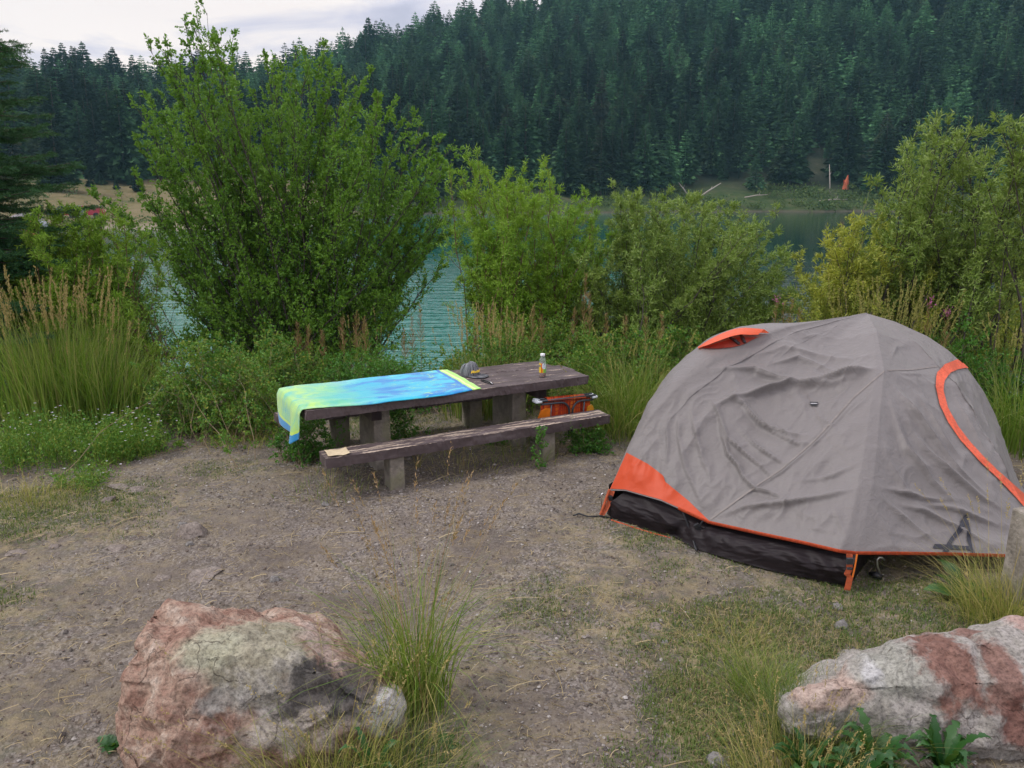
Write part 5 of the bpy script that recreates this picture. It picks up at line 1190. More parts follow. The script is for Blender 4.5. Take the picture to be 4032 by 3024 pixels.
V = np.stack([ix_ * (1 - k) + ox * k, iy_ * (1 - k) + oy * k, .008 - .004 * k + 0 * a - .010 * (oy / .088) ** 2 * k * 0], -1)
o = ob('brim', grid_mesh('brim', V), brimmat(), cap); md = o.modifiers.new('t', 'SOLIDIFY'); md.thickness = .004
b_ = BM(); b_.lathe([(.001, 0), (.006, .001), (.006, .004), (.001, .005)], (0, 0, hh_ * 1.0), 10); b_.build('top_button', brimmat(), cap, True)
def text_mesh(txt, size, mapf, name, mat, parent, extrude=.002, shear=.35):
    cu = bpy.data.curves.new(name, 'FONT'); cu.body = txt; cu.size = size; cu.shear = shear; cu.extrude = extrude; cu.resolution_u = 3; cu.offset = .0012
    to = bpy.data.objects.new('tmp', cu); COL.objects.link(to); bpy.context.view_layer.update()
    dg = bpy.context.evaluated_depsgraph_get(); me = bpy.data.meshes.new_from_object(to.evaluated_get(dg)); bpy.data.objects.remove(to); me.name = name
    xs = [v.co.x for v in me.vertices]; w_ = max(xs)
    for v in me.vertices: v.co = mapf(v.co.x - w_ / 2, v.co.y, v.co.z)
    return ob(name, me, mat, parent)
def capmap(x, y, z, lift=0.0):
    an = x / .088 - .15; zc_ = .036 + y + (x + .05) * .06; p_ = min(.98, zc_ / (hh_ * 1.1)); pr_ = math.cos(math.asin(p_)) ** .55
    rr_ = 1 + (z + .0035 + lift) / .09
    return Vector((math.cos(an) * rx * pr_ * rr_, math.sin(an) * ry * pr_ * rr_, zc_))
text_mesh('Montana', .034, lambda x, y, z: capmap(x, y - .002, z, -.002), 'lettering_shadow', plain('navy_thread', (.01, .02, .10), .7), cap, .001).scale = (1, 1, 1)
text_mesh('Montana', .033, lambda x, y, z: capmap(x, y, z, .002), 'lettering', plain('yellow_thread', (.80, .55, .05), .7), cap, .0015)
# ---------------------------------------------------------------- small dark tool
b_ = BM(); p0, p1, p2 = at(*g5b(1318, 290), ZT + .008), at(*g5b(1355, 296), ZT + .01), at(*g5b(1388, 312), ZT + .008); c_ = p1.copy()
b_.tube([p0 - c_, p1 - c_ + Vector((0, 0, .004)), p2 - c_], [.006, .008, .006], 8); b_.tube([at(*g5b(1322, 297), ZT + .006) - c_, at(*g5b(1352, 306), ZT + .006) - c_, at(*g5b(1380, 314), ZT + .006) - c_], [.003, .005, .004], 6)
tl = thing('hand_tool', 'small dark folding tool with a bright metal edge lying by the towel corner', 'tool', tuple(c_)); b_.build('handle', M_BLACK, tl, True)
b_ = BM(); b_.tube([at(*g5b(1338, 288), ZT + .020) - c_, at(*g5b(1372, 300), ZT + .020) - c_, at(*g5b(1385, 311), ZT + .014) - c_], .0022, 6); b_.build('metal_edge', M_ALU, tl, True)
# ---------------------------------------------------------------- drink bottle
bc = at(*g5b(1676, 276), ZT); bt = thing('drink_bottle', 'white-capped plastic bottle with colourful label and amber drink on the table', 'bottle', (bc.x, bc.y + .02, ZT + .003), R(-95))
def clearmat():
    m, nt, b = newmat('clear_plastic'); setp(nt, b, col=(.55, .65, .62), rough=.06, spec=.6); b.inputs['Alpha'].default_value = .22; return m
BR = .0315
b_ = BM(); b_.lathe([(BR * .9, .002), (BR, .008), (BR, .036), (BR * .97, .040), (BR, .044), (BR, .128), (BR * .96, .140), (BR * .98, .148), (BR * .93, .162), (BR * .72, .178), (.0165, .188), (.0155, .196)], n=32); b_.build('body', clearmat(), bt, True)
b_ = BM(); b_.lathe([(BR * .86, .003), (BR * .965, .009), (BR * .965, .036), (BR * .93, .038), (BR * .93, .118), (.001, .119)], n=32); m, nt, b = newmat('amber_drink'); setp(nt, b, col=(.16, .022, .006), rough=.1, spec=.6); b_.build('drink', m, bt, True)
b_ = BM(); b_.lathe([(.0205, .194), (.0215, .196), (.0215, .213), (.020, .216), (.001, .2165)], n=32); b_.build('cap', plain('white_cap_plastic', (.80, .82, .84), .35, var=.03), bt, True)
def labelmat():
    m, nt, b = newmat('bottle_label'); v = objc(nt); sp = N(nt, 'ShaderNodeSeparateXYZ', {0: v}); an = math_(nt, 'ARCTAN2', sp.outputs[1], sp.outputs[0]); z = sp.outputs[2]
    c = ramp(nt, math_(nt, 'ADD', math_(nt, 'MULTIPLY', an, .3), .5), [(.0, (.62, .42, .03)), (.30, (.70, .50, .03)), (.36, (.70, .50, .03)), (.37, (.58, .10, .01)), (.46, (.60, .13, .01)), (.56, (.62, .50, .03)), (.66, (.20, .45, .07)), (.8, (.16, .42, .10))])
    # pale rounded panel upper right
    dx = math_(nt, 'DIVIDE', math_(nt, 'SUBTRACT', an, .52), .62); dz = math_(nt, 'DIVIDE', math_(nt, 'SUBTRACT', z, .107), .029)
    rr_ = math_(nt, 'ADD', math_(nt, 'POWER', math_(nt, 'ABSOLUTE', dx), 2.6), math_(nt, 'POWER', math_(nt, 'ABSOLUTE', dz), 2.6)); f = math_(nt, 'LESS_THAN', rr_, 1.0)
    c = mixc(nt, f, c, (.66, .74, .80))
    ln = math_(nt, 'MULTIPLY', math_(nt, 'GREATER_THAN', math_(nt, 'SINE', math_(nt, 'MULTIPLY', z, 620.0)), .75), math_(nt, 'LESS_THAN', rr_, .35)); c = mixc(nt, ln, c, (.30, .40, .48))
    ex = math_(nt, 'DIVIDE', math_(nt, 'SUBTRACT', an, .68), .14); ez = math_(nt, 'DIVIDE', math_(nt, 'SUBTRACT', z, .124), .005); e2 = math_(nt, 'LESS_THAN', math_(nt, 'ADD', math_(nt, 'MULTIPLY', ex, ex), math_(nt, 'MULTIPLY', ez, ez)), 1.0); c = mixc(nt, e2, c, (.08, .12, .06))
    g1 = math_(nt, 'MULTIPLY', math_(nt, 'MULTIPLY', math_(nt, 'GREATER_THAN', z, .096), math_(nt, 'LESS_THAN', z, .116)), math_(nt, 'MULTIPLY', math_(nt, 'LESS_THAN', an, -.50), math_(nt, 'GREATER_THAN', an, -1.5))); c = mixc(nt, g1, c, (.18, .18, .14))
    setp(nt, b, col=c, rough=.4); return m
n = 40; a = np.linspace(-2.6, 2.6, n)[:, None]; z = np.array([.044, .09, .130])[None]; V = np.stack([np.cos(a) * (BR + .0006) + 0 * z, np.sin(a) * (BR + .0006) + 0 * z, z + 0 * a], -1); ob('label', grid_mesh('label', V), labelmat(), bt)
# ---------------------------------------------------------------- folded lawn chair behind the bench
ch = thing('folded_lawn_chair', 'folded lawn chair with red and orange webbing, propped behind the near bench', 'lawn chair', tuple(L2W(2.3, .42)))
CO = Vector(ch.location)
M_TUBE = plain('grey_enamel_tube', (.075, .085, .10), .35, .3); M_WHP = plain('white_plastic_hinge', (.72, .78, .82), .4, var=.05)
def webmat():
    m, nt, b = newmat('red_orange_webbing'); v = objc(nt); w_ = noi(nt, mapv(nt, v, (62, 6, 3)), 1, 3, .7)
    c = ramp(nt, w_, [(.34, (.20, .012, .010)), (.46, (.50, .04, .010)), (.58, (.72, .14, .01)), (.68, (.80, .38, .05)), (.76, (.45, .02, .02))]); c = mixc(nt, math_(nt, 'GREATER_THAN', math_(nt, 'SINE', N(nt, 'ShaderNodeSeparateXYZ', {0: mapv(nt, v, (1, 1, 160))}).outputs[2]), .80), c, (.40, .05, .02))
    setp(nt, b, col=c, rough=.6, nrm=bump(nt, w_, .4, .004)); return m
ce = [at(*g5b(1632, 408), .50), at(*g5b(1985, 378), .50)]
s0, t0_ = W2L(aty(*g5b(1632, 408), 6.93)); z0 = aty(*g5b(1632, 408), 6.93).z; s1, t1_ = W2L(aty(*g5b(1978, 377), 7.28)); z1 = aty(*g5b(1978, 377), 7.28).z; print('chair', s0, t0_, z0, s1, t1_, z1)
C0 = aty(*g5b(1632, 408), 6.93); C1 = aty(*g5b(1978, 377), 7.28); CX = (C1 - C0); CLn = CX.length; CX.normalize(); CZ = Vector((0, .12, -1)).normalized(); CN = CX.cross(CZ).normalized()
if CN.y > 0: CN = -CN
def cp(a, d, nrm=0.0): return C0 + CX * a * CLn + CZ * d + CN * nrm - CO
def chobj(b_, nm, mt, sm=True): return b_.build(nm, mt, ch, sm)
for nn, dz in ((0.03, 0.0), (0.0, .02), (-.03, .005)):
    b_ = BM(); b_.tube([cp(.02, dz, nn), cp(.98, dz - .012, nn)], .0095, 8); chobj(b_, 'top_rail', M_TUBE)
def loop(a0, a1, sgn):
    pts_ = [cp(a0, .035, .022)]
    for k in range(0, 9): th = k / 8 * 1.57; pts_.append(cp(a1 - sgn * .14 * (1 - math.sin(th)), .035 + .10 * (1 - math.cos(th)), .022))
    pts_.append(cp(a1, .40, .022)); return pts_
b_ = BM(); b_.tube(loop(.08, .545, 1), .010, 8); chobj(b_, 'leg_tube', M_TUBE)
b_ = BM(); b_.tube(loop(.95, .60, -1), .010, 8); chobj(b_, 'leg_tube', M_TUBE)
b_ = BM(); b_.tube([cp(.245, .05, .020), cp(.205, .46, .020)], .008, 8); chobj(b_, 'leg_tube', M_TUBE)
b_ = BM(); b_.tube([cp(.80, .04, .020), cp(.76, .46, .020)], .008, 8); chobj(b_, 'leg_tube', M_TUBE)
nA, nD = 40, 12; P = np.zeros((nA, nD, 3))
for i in range(nA):
    for j in range(nD): a_, d_ = .09 + .83 * i / (nA - 1), .005 + .20 * j / (nD - 1); p = cp(a_, d_, .004 + .004 * math.sin(a_ * 130)); P[i, j] = list(p)
o = ob('webbing', grid_mesh('webbing', P), webmat(), ch)
P = np.zeros((30, 8, 3))
for i in range(30):
    for j in range(8): a_ = .17 + .64 * i / 29; th = j / 7 * 3.3 - .2; p = cp(a_, -.002 - .016 * math.sin(th), .040 * math.cos(th)); P[i, j] = list(p)
ob('webbing_wrap', grid_mesh('webbing_wrap', P), webmat(), ch)
for a_, s_ in ((.02, -1), (.98, 1)):
    b_ = BM()
    for nn in (.030, .0, -.03): b_.tube([cp(a_ - s_ * .055, .008, nn), cp(a_ + s_ * .02, .006, nn)], [.014, .016], 8)
    b_.box(cp(a_, .012, .0), (.05, .075, .018), ROT, .006); chobj(b_, 'plastic_hinge', M_WHP)
M_ARM = plain('orange_plastic_armrest', (.75, .20, .015), .4, var=.15)
b_ = BM(); pts_ = [cp(.03, .16, .03), cp(.07, .10, .03), (cp(.15, .075, .03)), cp(.225, .08, .03), cp(.215, .24, .03), cp(.0, .24, .03)]
f1 = [b_.b.verts.new(p) for p in pts_]; f2 = [b_.b.verts.new(p - CN * .012) for p in pts_]; b_.b.faces.new(f1); b_.b.faces.new(f2[::-1])
for i in range(len(f1)): b_.b.faces.new((f1[i], f2[i], f2[(i + 1) % len(f1)], f1[(i + 1) % len(f1)]))
chobj(b_, 'armrest', M_ARM, False)
b_ = BM(); pts_ = [cp(.87, .10, .012), cp(.95, .09, .012), cp(.985, .13, .012), cp(.965, .19, .012), cp(.90, .23, .012), cp(.86, .20, .012)]
f1 = [b_.b.verts.new(p) for p in pts_]; f2 = [b_.b.verts.new(p - CN * .012) for p in pts_]; b_.b.faces.new(f1); b_.b.faces.new(f2[::-1])
for i in range(len(f1)): b_.b.faces.new((f1[i], f2[i], f2[(i + 1) % len(f1)], f1[(i + 1) % len(f1)]))
chobj(b_, 'armrest', plain('yellow_orange_plastic', (.85, .36, .03), .4), False)
# ================================================================ boulders and stones
def mask_blob(nt, v, c, r, soft=.03, nz=.5, sc=9):
    d = N(nt, 'ShaderNodeVectorMath', {0: v, 1: tuple(c)}, operation='SUBTRACT').outputs[0]
    d = N(nt, 'ShaderNodeVectorMath', {0: d, 1: (1 / r[0], 1 / r[1], 1 / r[2])}, operation='MULTIPLY').outputs[0]
    l = N(nt, 'ShaderNodeVectorMath', {0: d}, operation='LENGTH').outputs[1]
    l = math_(nt, 'ADD', l, math_(nt, 'MULTIPLY', math_(nt, 'SUBTRACT', noi(nt, v, sc, 7, .65), .5), nz * 2.2))
    return N(nt, 'ShaderNodeMapRange', {0: l, 1: 1.0 + soft, 2: 1.0 - soft}).outputs[0]
def rockmat(name, base, patches, bumps=1.0):
    m, nt, b = newmat(name); v = objc(nt); c = ramp(nt, noi(nt, v, 8, 9, .68, .3), base)
    for col, col2, cen, r, nz, k in patches:
        cc = ramp(nt, noi(nt, v, 18, 8, .65), [(.35, col), (.65, col2)]); mk = mask_blob(nt, v, cen, r, .22, nz * 1.5, 6)
        c = mixc(nt, math_(nt, 'MULTIPLY', mk, k), c, cc)
    sp = ramp(nt, noi(nt, v, 60, 6, .7), [(.36, .55), (.5, 1.0), (.66, 1.3)]); c = mixc(nt, 1.0, c, sp, 'MULTIPLY')
    dk = N(nt, 'ShaderNodeMapRange', {0: noi(nt, v, 26, 8, .75), 1: .64, 2: .70}).outputs[0]; c = mixc(nt, math_(nt, 'MULTIPLY', dk, .55), c, (.10, .085, .075))
    cr = N(nt, 'ShaderNodeTexVoronoi', {'Vector': N(nt, 'ShaderNodeMix', {0: .25, 6: v, 7: N(nt, 'ShaderNodeTexNoise', {'Vector': v, 'Scale': 5.0, 'Detail': 5.0}).outputs[1]}, data_type='RGBA').outputs[2], 'Scale': 5.5}, feature='DISTANCE_TO_EDGE').outputs[0]
    crk = math_(nt, 'MULTIPLY', N(nt, 'ShaderNodeMapRange', {0: cr, 1: 0.0, 2: .012, 3: 1.0, 4: 0.0}).outputs[0], N(nt, 'ShaderNodeMapRange', {0: noi(nt, v, 4, 2), 1: .5, 2: .56}).outputs[0])
    c = mixc(nt, math_(nt, 'MULTIPLY', crk, .6), c, (.07, .05, .04))
    h = math_(nt, 'SUBTRACT', math_(nt, 'ADD', noi(nt, v, 30, 9, .72), math_(nt, 'MULTIPLY', noi(nt, v, 9, 5, .6), 1.6)), math_(nt, 'MULTIPLY', crk, .5))
    setp(nt, b, col=c, rough=.88, spec=.3, nrm=bump(nt, h, .8 * bumps, .02)); return m
def hull_rock(name, pts_, mat, seed, cuts=5, amp=.018, org=None, parent=None, ridged=.02, smooth_it=0):
    org = Vector(org) if org is not None else sum((Vector(p) for p in pts_), Vector()) / len(pts_); org = Vector((org.x, org.y, gz1(org.x, org.y)))
    b_ = bmesh.new(); vs_ = [b_.verts.new(Vector(p) - org) for p in pts_]; r = bmesh.ops.convex_hull(b_, input=vs_)
    bmesh.ops.delete(b_, geom=list({g for g in r['geom_unused'] + r['geom_interior'] if isinstance(g, bmesh.types.BMVert)}), context='VERTS')
    bmesh.ops.triangulate(b_, faces=b_.faces)
    for _ in range(cuts):
        L_ = sum(e.calc_length() for e in b_.edges) / len(b_.edges)
        bmesh.ops.subdivide_edges(b_, edges=[e for e in b_.edges if e.calc_length() > L_ * .7], cuts=1, use_grid_fill=False)
        bmesh.ops.triangulate(b_, faces=[f for f in b_.faces if len(f.verts) > 3])
        if _ < smooth_it: bmesh.ops.smooth_vert(b_, verts=b_.verts, factor=.32, use_axis_x=True, use_axis_y=True, use_axis_z=True)
    b_.normal_update(); sv_ = Vector((seed * 1.7, seed, 0)); new = []
    for v in b_.verts:
        p = v.co + sv_; k = noise.fractal(p * 3.2, 1, 2, 5) * amp * 1.6 + noise.fractal(p * 11, 1, 2, 4) * amp * .5
        f = noise.voronoi(p * 4.2)[0]; k += (min(f[1] - f[0], .35) - .2) * ridged * 1.6
        st_ = noise.noise(p * 2.4); k += (math.floor(st_ * 5) / 5 - st_) * ridged * 1.4
        new.append(v.co + v.normal * k)
    for v, c in zip(b_.verts, new): v.co = c
    bmesh.ops.recalc_face_normals(b_, faces=b_.faces); me = bpy.data.meshes.new(name); b_.to_mesh(me); b_.free()
    me.polygons.foreach_set('use_smooth', [True] * len(me.polygons))
    return ob(name, me, mat, parent, tuple(org))
A_ = lambda l: [aty(u, v, y) for u, v, y in l]
# pink boulder
sil = A_([(154, 607, 3.22), (166, 603, 3.25), (193, 607, 3.28), (224, 608, 3.3), (244, 617, 3.32), (271, 619, 3.34), (310, 627, 3.36), (340, 642, 3.34), (365, 658, 3.30), (388, 674, 3.24), (400, 691, 3.15), (404, 709, 3.08), (402, 725, 3.02)])
lft = A_([(148, 619, 3.1), (144, 634, 3.0), (134, 649, 2.95), (131, 678, 2.9), (119, 707, 2.85), (117, 727, 2.8), (124, 750, 2.74), (128, 775, 2.68)])
frt = A_([(175, 660, 2.86), (225, 655, 2.88), (250, 650, 2.92), (295, 660, 2.93), (335, 682, 2.93), (378, 705, 2.92), (170, 740, 2.68), (240, 740, 2.74), (300, 735, 2.84), (350, 742, 2.90), (392, 735, 2.96)])
bot = [at(128, 800, -.06), at(200, 815, -.06), at(300, 780, -.06), at(370, 765, -.06), at(400, 742, -.06)]
bk_ = [Vector((-.55, 3.5, -.05)), Vector((-1.0, 3.85, -.05)), Vector((-1.6, 3.8, -.05)), Vector((-1.85, 3.4, -.05)), Vector((-1.0, 3.75, .2)), Vector((-1.5, 3.62, .28))]
print('rock z', [round(p.z, 2) for p in sil], [round(p.z, 2) for p in lft], [round(p.z, 2) for p in frt])
org1 = (-1.1, 3.1, 0); Lo = lambda u, v, y: tuple(aty(u, v, y) - Vector((-1.1, 3.1, gz1(-1.1, 3.1))))
PINK = [(.30, (.15, .080, .058)), (.42, (.25, .150, .112)), (.54, (.33, .235, .18)), (.66, (.42, .35, .29))]
mr = rockmat('pink_boulder_rock', PINK, [((.22, .21, .15), (.34, .33, .25), Lo(262, 655, 3.0), (.20, .30, .16), .55, .9), ((.30, .29, .20), (.36, .36, .27), Lo(208, 648, 2.95), (.13, .15, .045), .35, .9),
     ((.44, .33, .28), (.52, .43, .38), Lo(315, 650, 3.2), (.22, .25, .07), .5, .7), ((.33, .31, .27), (.42, .40, .37), Lo(300, 720, 2.75), (.30, .25, .20), .8, .75), ((.022, .022, .024), (.07, .065, .06), Lo(318, 690, 2.9), (.13, .2, .09), 1.2, .85), ((.03, .03, .033), (.09, .085, .08), Lo(362, 690, 3.0), (.13, .25, .06), 1.1, .8),
     ((.42, .41, .42), (.56, .55, .56), Lo(392, 712, 3.0), (.09, .22, .10), .5, .9), ((.20, .20, .19), (.30, .28, .26), Lo(225, 700, 2.8), (.10, .3, .04), 1.2, .6)])
o = hull_rock('boulder', sil + lft + frt + bot + bk_, mr, 3, 6, .016, org1, None, .052); tag(o, 'big pinkish boulder with a black stain and pale right end, bottom left of the camp', 'boulder')
# grey and red boulder
sil = A_([(787, 697, 3.0), (795, 690, 3.05), (822, 679, 3.12), (845, 665, 3.18), (866, 652, 3.22), (874, 647, 3.24), (899, 638, 3.28), (927, 631, 3.32), (975, 624, 3.34), (1024, 617, 3.36), (1060, 622, 3.34), (1090, 650, 3.2), (1110, 700, 3.0)])
frt = A_([(786, 712, 2.97), (788, 735, 2.92), (830, 690, 2.96), (872, 658, 3.10), (878, 690, 3.0), (925, 645, 3.12), (985, 640, 3.10), (940, 690, 2.95), (1000, 700, 2.93), (1060, 680, 2.95), (890, 730, 2.93), (980, 745, 2.88), (1060, 745, 2.88)])
bot = [at(790, 742, -.06), at(840, 750, -.06), at(900, 758, -.06), at(990, 768, -.06), at(1090, 768, -.06), at(1120, 740, -.06)]
bk_ = [Vector((1.25, 3.4, -.05)), Vector((1.7, 3.75, -.05)), Vector((2.4, 3.9, -.05)), Vector((2.7, 3.5, -.05)), Vector((2.3, 3.7, .12)), Vector((1.8, 3.6, .05))]
org2 = (1.85, 3.15, 0); Lo = lambda u, v, y: tuple(aty(u, v, y) - Vector((1.85, 3.15, gz1(1.85, 3.15))))
GREY = [(.30, (.20, .19, .165)), (.45, (.26, .245, .22)), (.6, (.32, .30, .28)), (.75, (.38, .36, .34))]
mr2 = rockmat('grey_boulder_rock', GREY, [((.21, .21, .18), (.30, .30, .265), Lo(905, 675, 2.9), (.19, .35, .15), .25, .9), ((.30, .21, .17), (.42, .33, .28), Lo(828, 690, 3.0), (.16, .25, .05), .6, .85),
     ((.13, .060, .045), (.21, .115, .09), Lo(957, 672, 2.98), (.12, .35, .17), 1.0, .95), ((.14, .07, .055), (.22, .125, .10), Lo(1003, 678, 2.98), (.07, .35, .18), 1.0, .9), ((.14, .065, .05), (.21, .11, .09), Lo(1025, 728, 2.9), (.11, .35, .11), 1.0, .95),
     ((.44, .44, .46), (.54, .54, .56), Lo(874, 668, 3.02), (.05, .12, .07), .7, .55), ((.30, .17, .14), (.40, .27, .23), Lo(1045, 640, 3.2), (.12, .3, .06), .7, .7)], .8)
o = hull_rock('boulder', sil + frt + bot + bk_, mr2, 8, 6, .018, org2, None, .034); tag(o, 'grey boulder with rust-red patches behind the broad weeds, bottom right corner', 'boulder')
# concrete post at right edge
pp = at(1031, 612, 0)
o = block('concrete_post', (pp.x, pp.y + .06, .26), (.22, .16, .64), None, 77, M_CONC, taper=.03); o.rotation_euler = (0, 0, .1); o['label'] = 'lichen-grey rough concrete post cut off by the right edge, beside the tent flap'; o['category'] = 'post'; o['group'] = ''
del o['group']
# loose stones one can point at
M_ST = rockmat('stone_pinkgrey', [(.3, (.13, .108, .092)), (.5, (.19, .162, .142)), (.7, (.27, .24, .215))], [], .6); M_ST2 = rockmat('stone_grey', [(.3, (.11, .105, .10)), (.5, (.18, .172, .165)), (.7, (.27, .26, .25))], [], .6)
STN = [(192, 535, .10, .07, 0, 'pale pinkish stone bedded in the dirt with a mossy patch at its left'), (183, 527, .045, .03, 1, 'small dark stone just behind the pale pinkish stone'), (190, 545, .032, .02, 1, 'little dark pebble in front of the pale pinkish stone'),
       (118, 487, .12, .025, 0, 'flat pale rock outcrop in the dirt by the aster patch, left one'), (137, 490, .09, .025, 0, 'flat pale rock outcrop in the dirt by the aster patch, right one'), (110, 500, .07, .04, 0, 'low rounded rock at the front of the flat outcrops'),
       (115, 548, .08, .02, 0, 'flat light stone in the dirt, left of the mossy pinkish stone'), (16, 552, .07, .02, 0, 'flat stone near the left edge, level with the tent corner'), (55, 545, .05, .02, 0, 'small flat stone between the left edge stone and the mossy one'),
       (205, 575, .14, .02, 0, 'long flat slab of bedrock level with the dirt above the pink boulder'), (163, 578, .07, .02, 0, 'low flat stone left of the slab above the pink boulder'), (275, 580, .035, .025, 1, 'grey stone in the dirt right of the bedrock slab'),
       (345, 592, .03, .02, 1, 'small light stone left of the tall grass tuft'), (655, 625, .05, .03, 0, 'light stone in the grass patch between the two boulders'), (842, 560 + 62, .045, .035, 1, 'grey wedge-shaped stone above the tip of the grey boulder'),
       (838, 604, .04, .022, 1, 'small grey stone in front of the tent corner'), (715, 762, .055, .035, 1, 'grey stone at the bottom edge beside the gravel strip'), (640, 580, .03, .02, 0, 'whitish pebble between tent and gravel strip'), (325, 505, .03, .02, 1, 'pebble left of the near bench left end'), (665, 640, .03, .02, 1, 'blue-grey pebble below the light stone between the boulders')]
for i, (u, v, r, h, k, lb) in enumerate(STN):
    rg = random.Random(900 + i); c = at(u, v, 0); ps = []
    for j in range(22):
        a = rg.uniform(0, 6.28); e = rg.uniform(.75, 1); zz_ = rg.choice([-.3, .1, .6, 1.0]); rr_ = e * (1 if zz_ < .5 else .62)
        ps.append(Vector((c.x + math.cos(a) * r * rr_ * 1.15, c.y + math.sin(a) * r * rr_ * .9, c.z + gz1(c.x, c.y) + h * zz_)))
    o = hull_rock('stone', ps, M_ST2 if k else M_ST, 20 + i, 3, .05 * r, None, None, .12 * r); tag(o, lb, 'stone')
# ================================================================ gravel, straw and short turf
rg = np.random.default_rng(5)
TLOC = np.array([1.9, 5.6])
def in_view_pts(n, ymax=7.6, ymin=2.2):
    y = ymin + (ymax - ymin) * rg.uniform(0, 1, n) ** 1.15; x = rg.uniform(-.70, .70, n) * (y + .6); return x, y
def stones_np(n, smin, smax, pw, ymax, dens=None):
    x, y = in_view_pts(n, ymax)
    if dens is not None: k = rg.uniform(0, 1, n) < dens(x, y); x, y = x[k], y[k]
    n = len(x); s = smin + (smax - smin) * rg.uniform(0, 1, n) ** pw; z = gz(x, y)
    T = np.array([[1, 0, 0], [.3, .95, 0], [-.8, .6, 0], [-.9, -.5, 0], [.25, -1, 0], [.05, .1, .75], [-.3, -.25, .62], [.45, -.3, .5]])
    Fq = np.array([[0, 1, 5], [1, 2, 5], [2, 6, 5], [2, 3, 6], [3, 4, 6], [4, 7, 6], [4, 0, 7], [0, 5, 7], [5, 6, 7]])
    J = T[None] * (1 + rg.normal(size=(n, 8, 3)) * .16); a = rg.uniform(0, 6.28, n); ca, sa = np.cos(a)[:, None], np.sin(a)[:, None]; el = rg.uniform(.6, 1.0, n)[:, None]
    X = J[..., 0] * ca - J[..., 1] * el * sa; Y = J[..., 0] * sa + J[..., 1] * el * ca
    V = np.stack([x[:, None] + X * s[:, None], y[:, None] + Y * s[:, None], z[:, None] + .004 + (J[..., 2] * rg.uniform(.5, 1.1, n)[:, None] - .12) * s[:, None]], -1).reshape(-1, 3)
    F = (Fq[None] + (np.arange(n) * 8)[:, None, None]).reshape(-1, 3); return V, F
def pebmat():
    m, nt, b = newmat('gravel_stones'); g = geo(nt)
    c = ramp(nt, g.outputs['Random Per Island'], [(0, (.07, .062, .057)), (.35, (.14, .12, .105)), (.65, (.20, .18, .162)), (.9, (.28, .258, .24)), (1, (.42, .40, .38))])
    setp(nt, b, col=c, rough=.85, spec=.3, nrm=bump(nt, noi(nt, g.outputs['Position'], 300, 3), .3, .002)); return m
gravel_d = lambda x, y: np.clip(.30 + .6 * np.exp(-((x - .12 * (y - 2.5) - .25) / .45) ** 2) * (y < 4.2) + .8 * smooth(4.8, 5.6, y) + .35 * fnoise(x, y, 31, 3, 1.5) - .35 * smooth(-.6, -1.6, x) * smooth(6.5, 5.5, y), .06, 1)
V, F = cat_vf([stones_np(42000, .0030, .011, 2.2, 7.8, gravel_d), stones_np(5200, .006, .020, 2.5, 7.6, gravel_d)])
o = ob('gravel', np_mesh('gravel', V, F), pebmat()); tag(o, 'loose grey and tan gravel strewn over the camp floor', 'gravel', kind='stuff')
# dark crumbs and clods
V, F = stones_np(9000, .003, .012, 2.0, 6.5); m = plain('soil_crumbs', (.11, .085, .068), .95, var=.35, nscale=90)
o = ob('soil_crumbs', np_mesh('soil_crumbs', V, F), m); tag(o, 'brown soil crumbs and dead leaf bits on the dirt', 'soil', kind='stuff')
# straw
def straws(n, lmin, lmax, w_, ymax=7.2, dens=None):
    x, y = in_view_pts(n, ymax)
    if dens is not None: k = rg.uniform(0, 1, n) < dens(x, y); x, y = x[k], y[k]
    n = len(x); L = lmin + (lmax - lmin) * rg.uniform(0, 1, n) ** 2.5; a = rg.uniform(0, 3.14, n); t = np.linspace(-.5, .5, 4)[None]; bend = rg.normal(size=n)[:, None] * .05
    ca, sa = np.cos(a)[:, None], np.sin(a)[:, None]; X = x[:, None] + (t * ca - bend * t ** 2 * 4 * sa) * L[:, None]; Y = y[:, None] + (t * sa + bend * t ** 2 * 4 * ca) * L[:, None]
    Z = gz(X, Y) + .010 + rg.uniform(0, .012, n)[:, None] * (1 - 3 * t ** 2); P = np.stack([X, Y, Z], -1); return tubes_np(P, np.full((n, 4), w_) * rg.uniform(.6, 1.3, (n, 1)), 3)
V, F = cat_vf([straws(9000, .015, .09, .0015), straws(520, .06, .28, .0022)])
o = ob('straw_litter', np_mesh('straw_litter', V, F), foliage_mat('dry_straw', [(.16, .125, .075), (.28, .225, .14), (.42, .35, .23), (.11, .085, .06)], .1, .8, .3, (.38, .31, .19))); tag(o, 'scattered dry straw and stalks lying on the dirt', 'straw', kind='stuff')
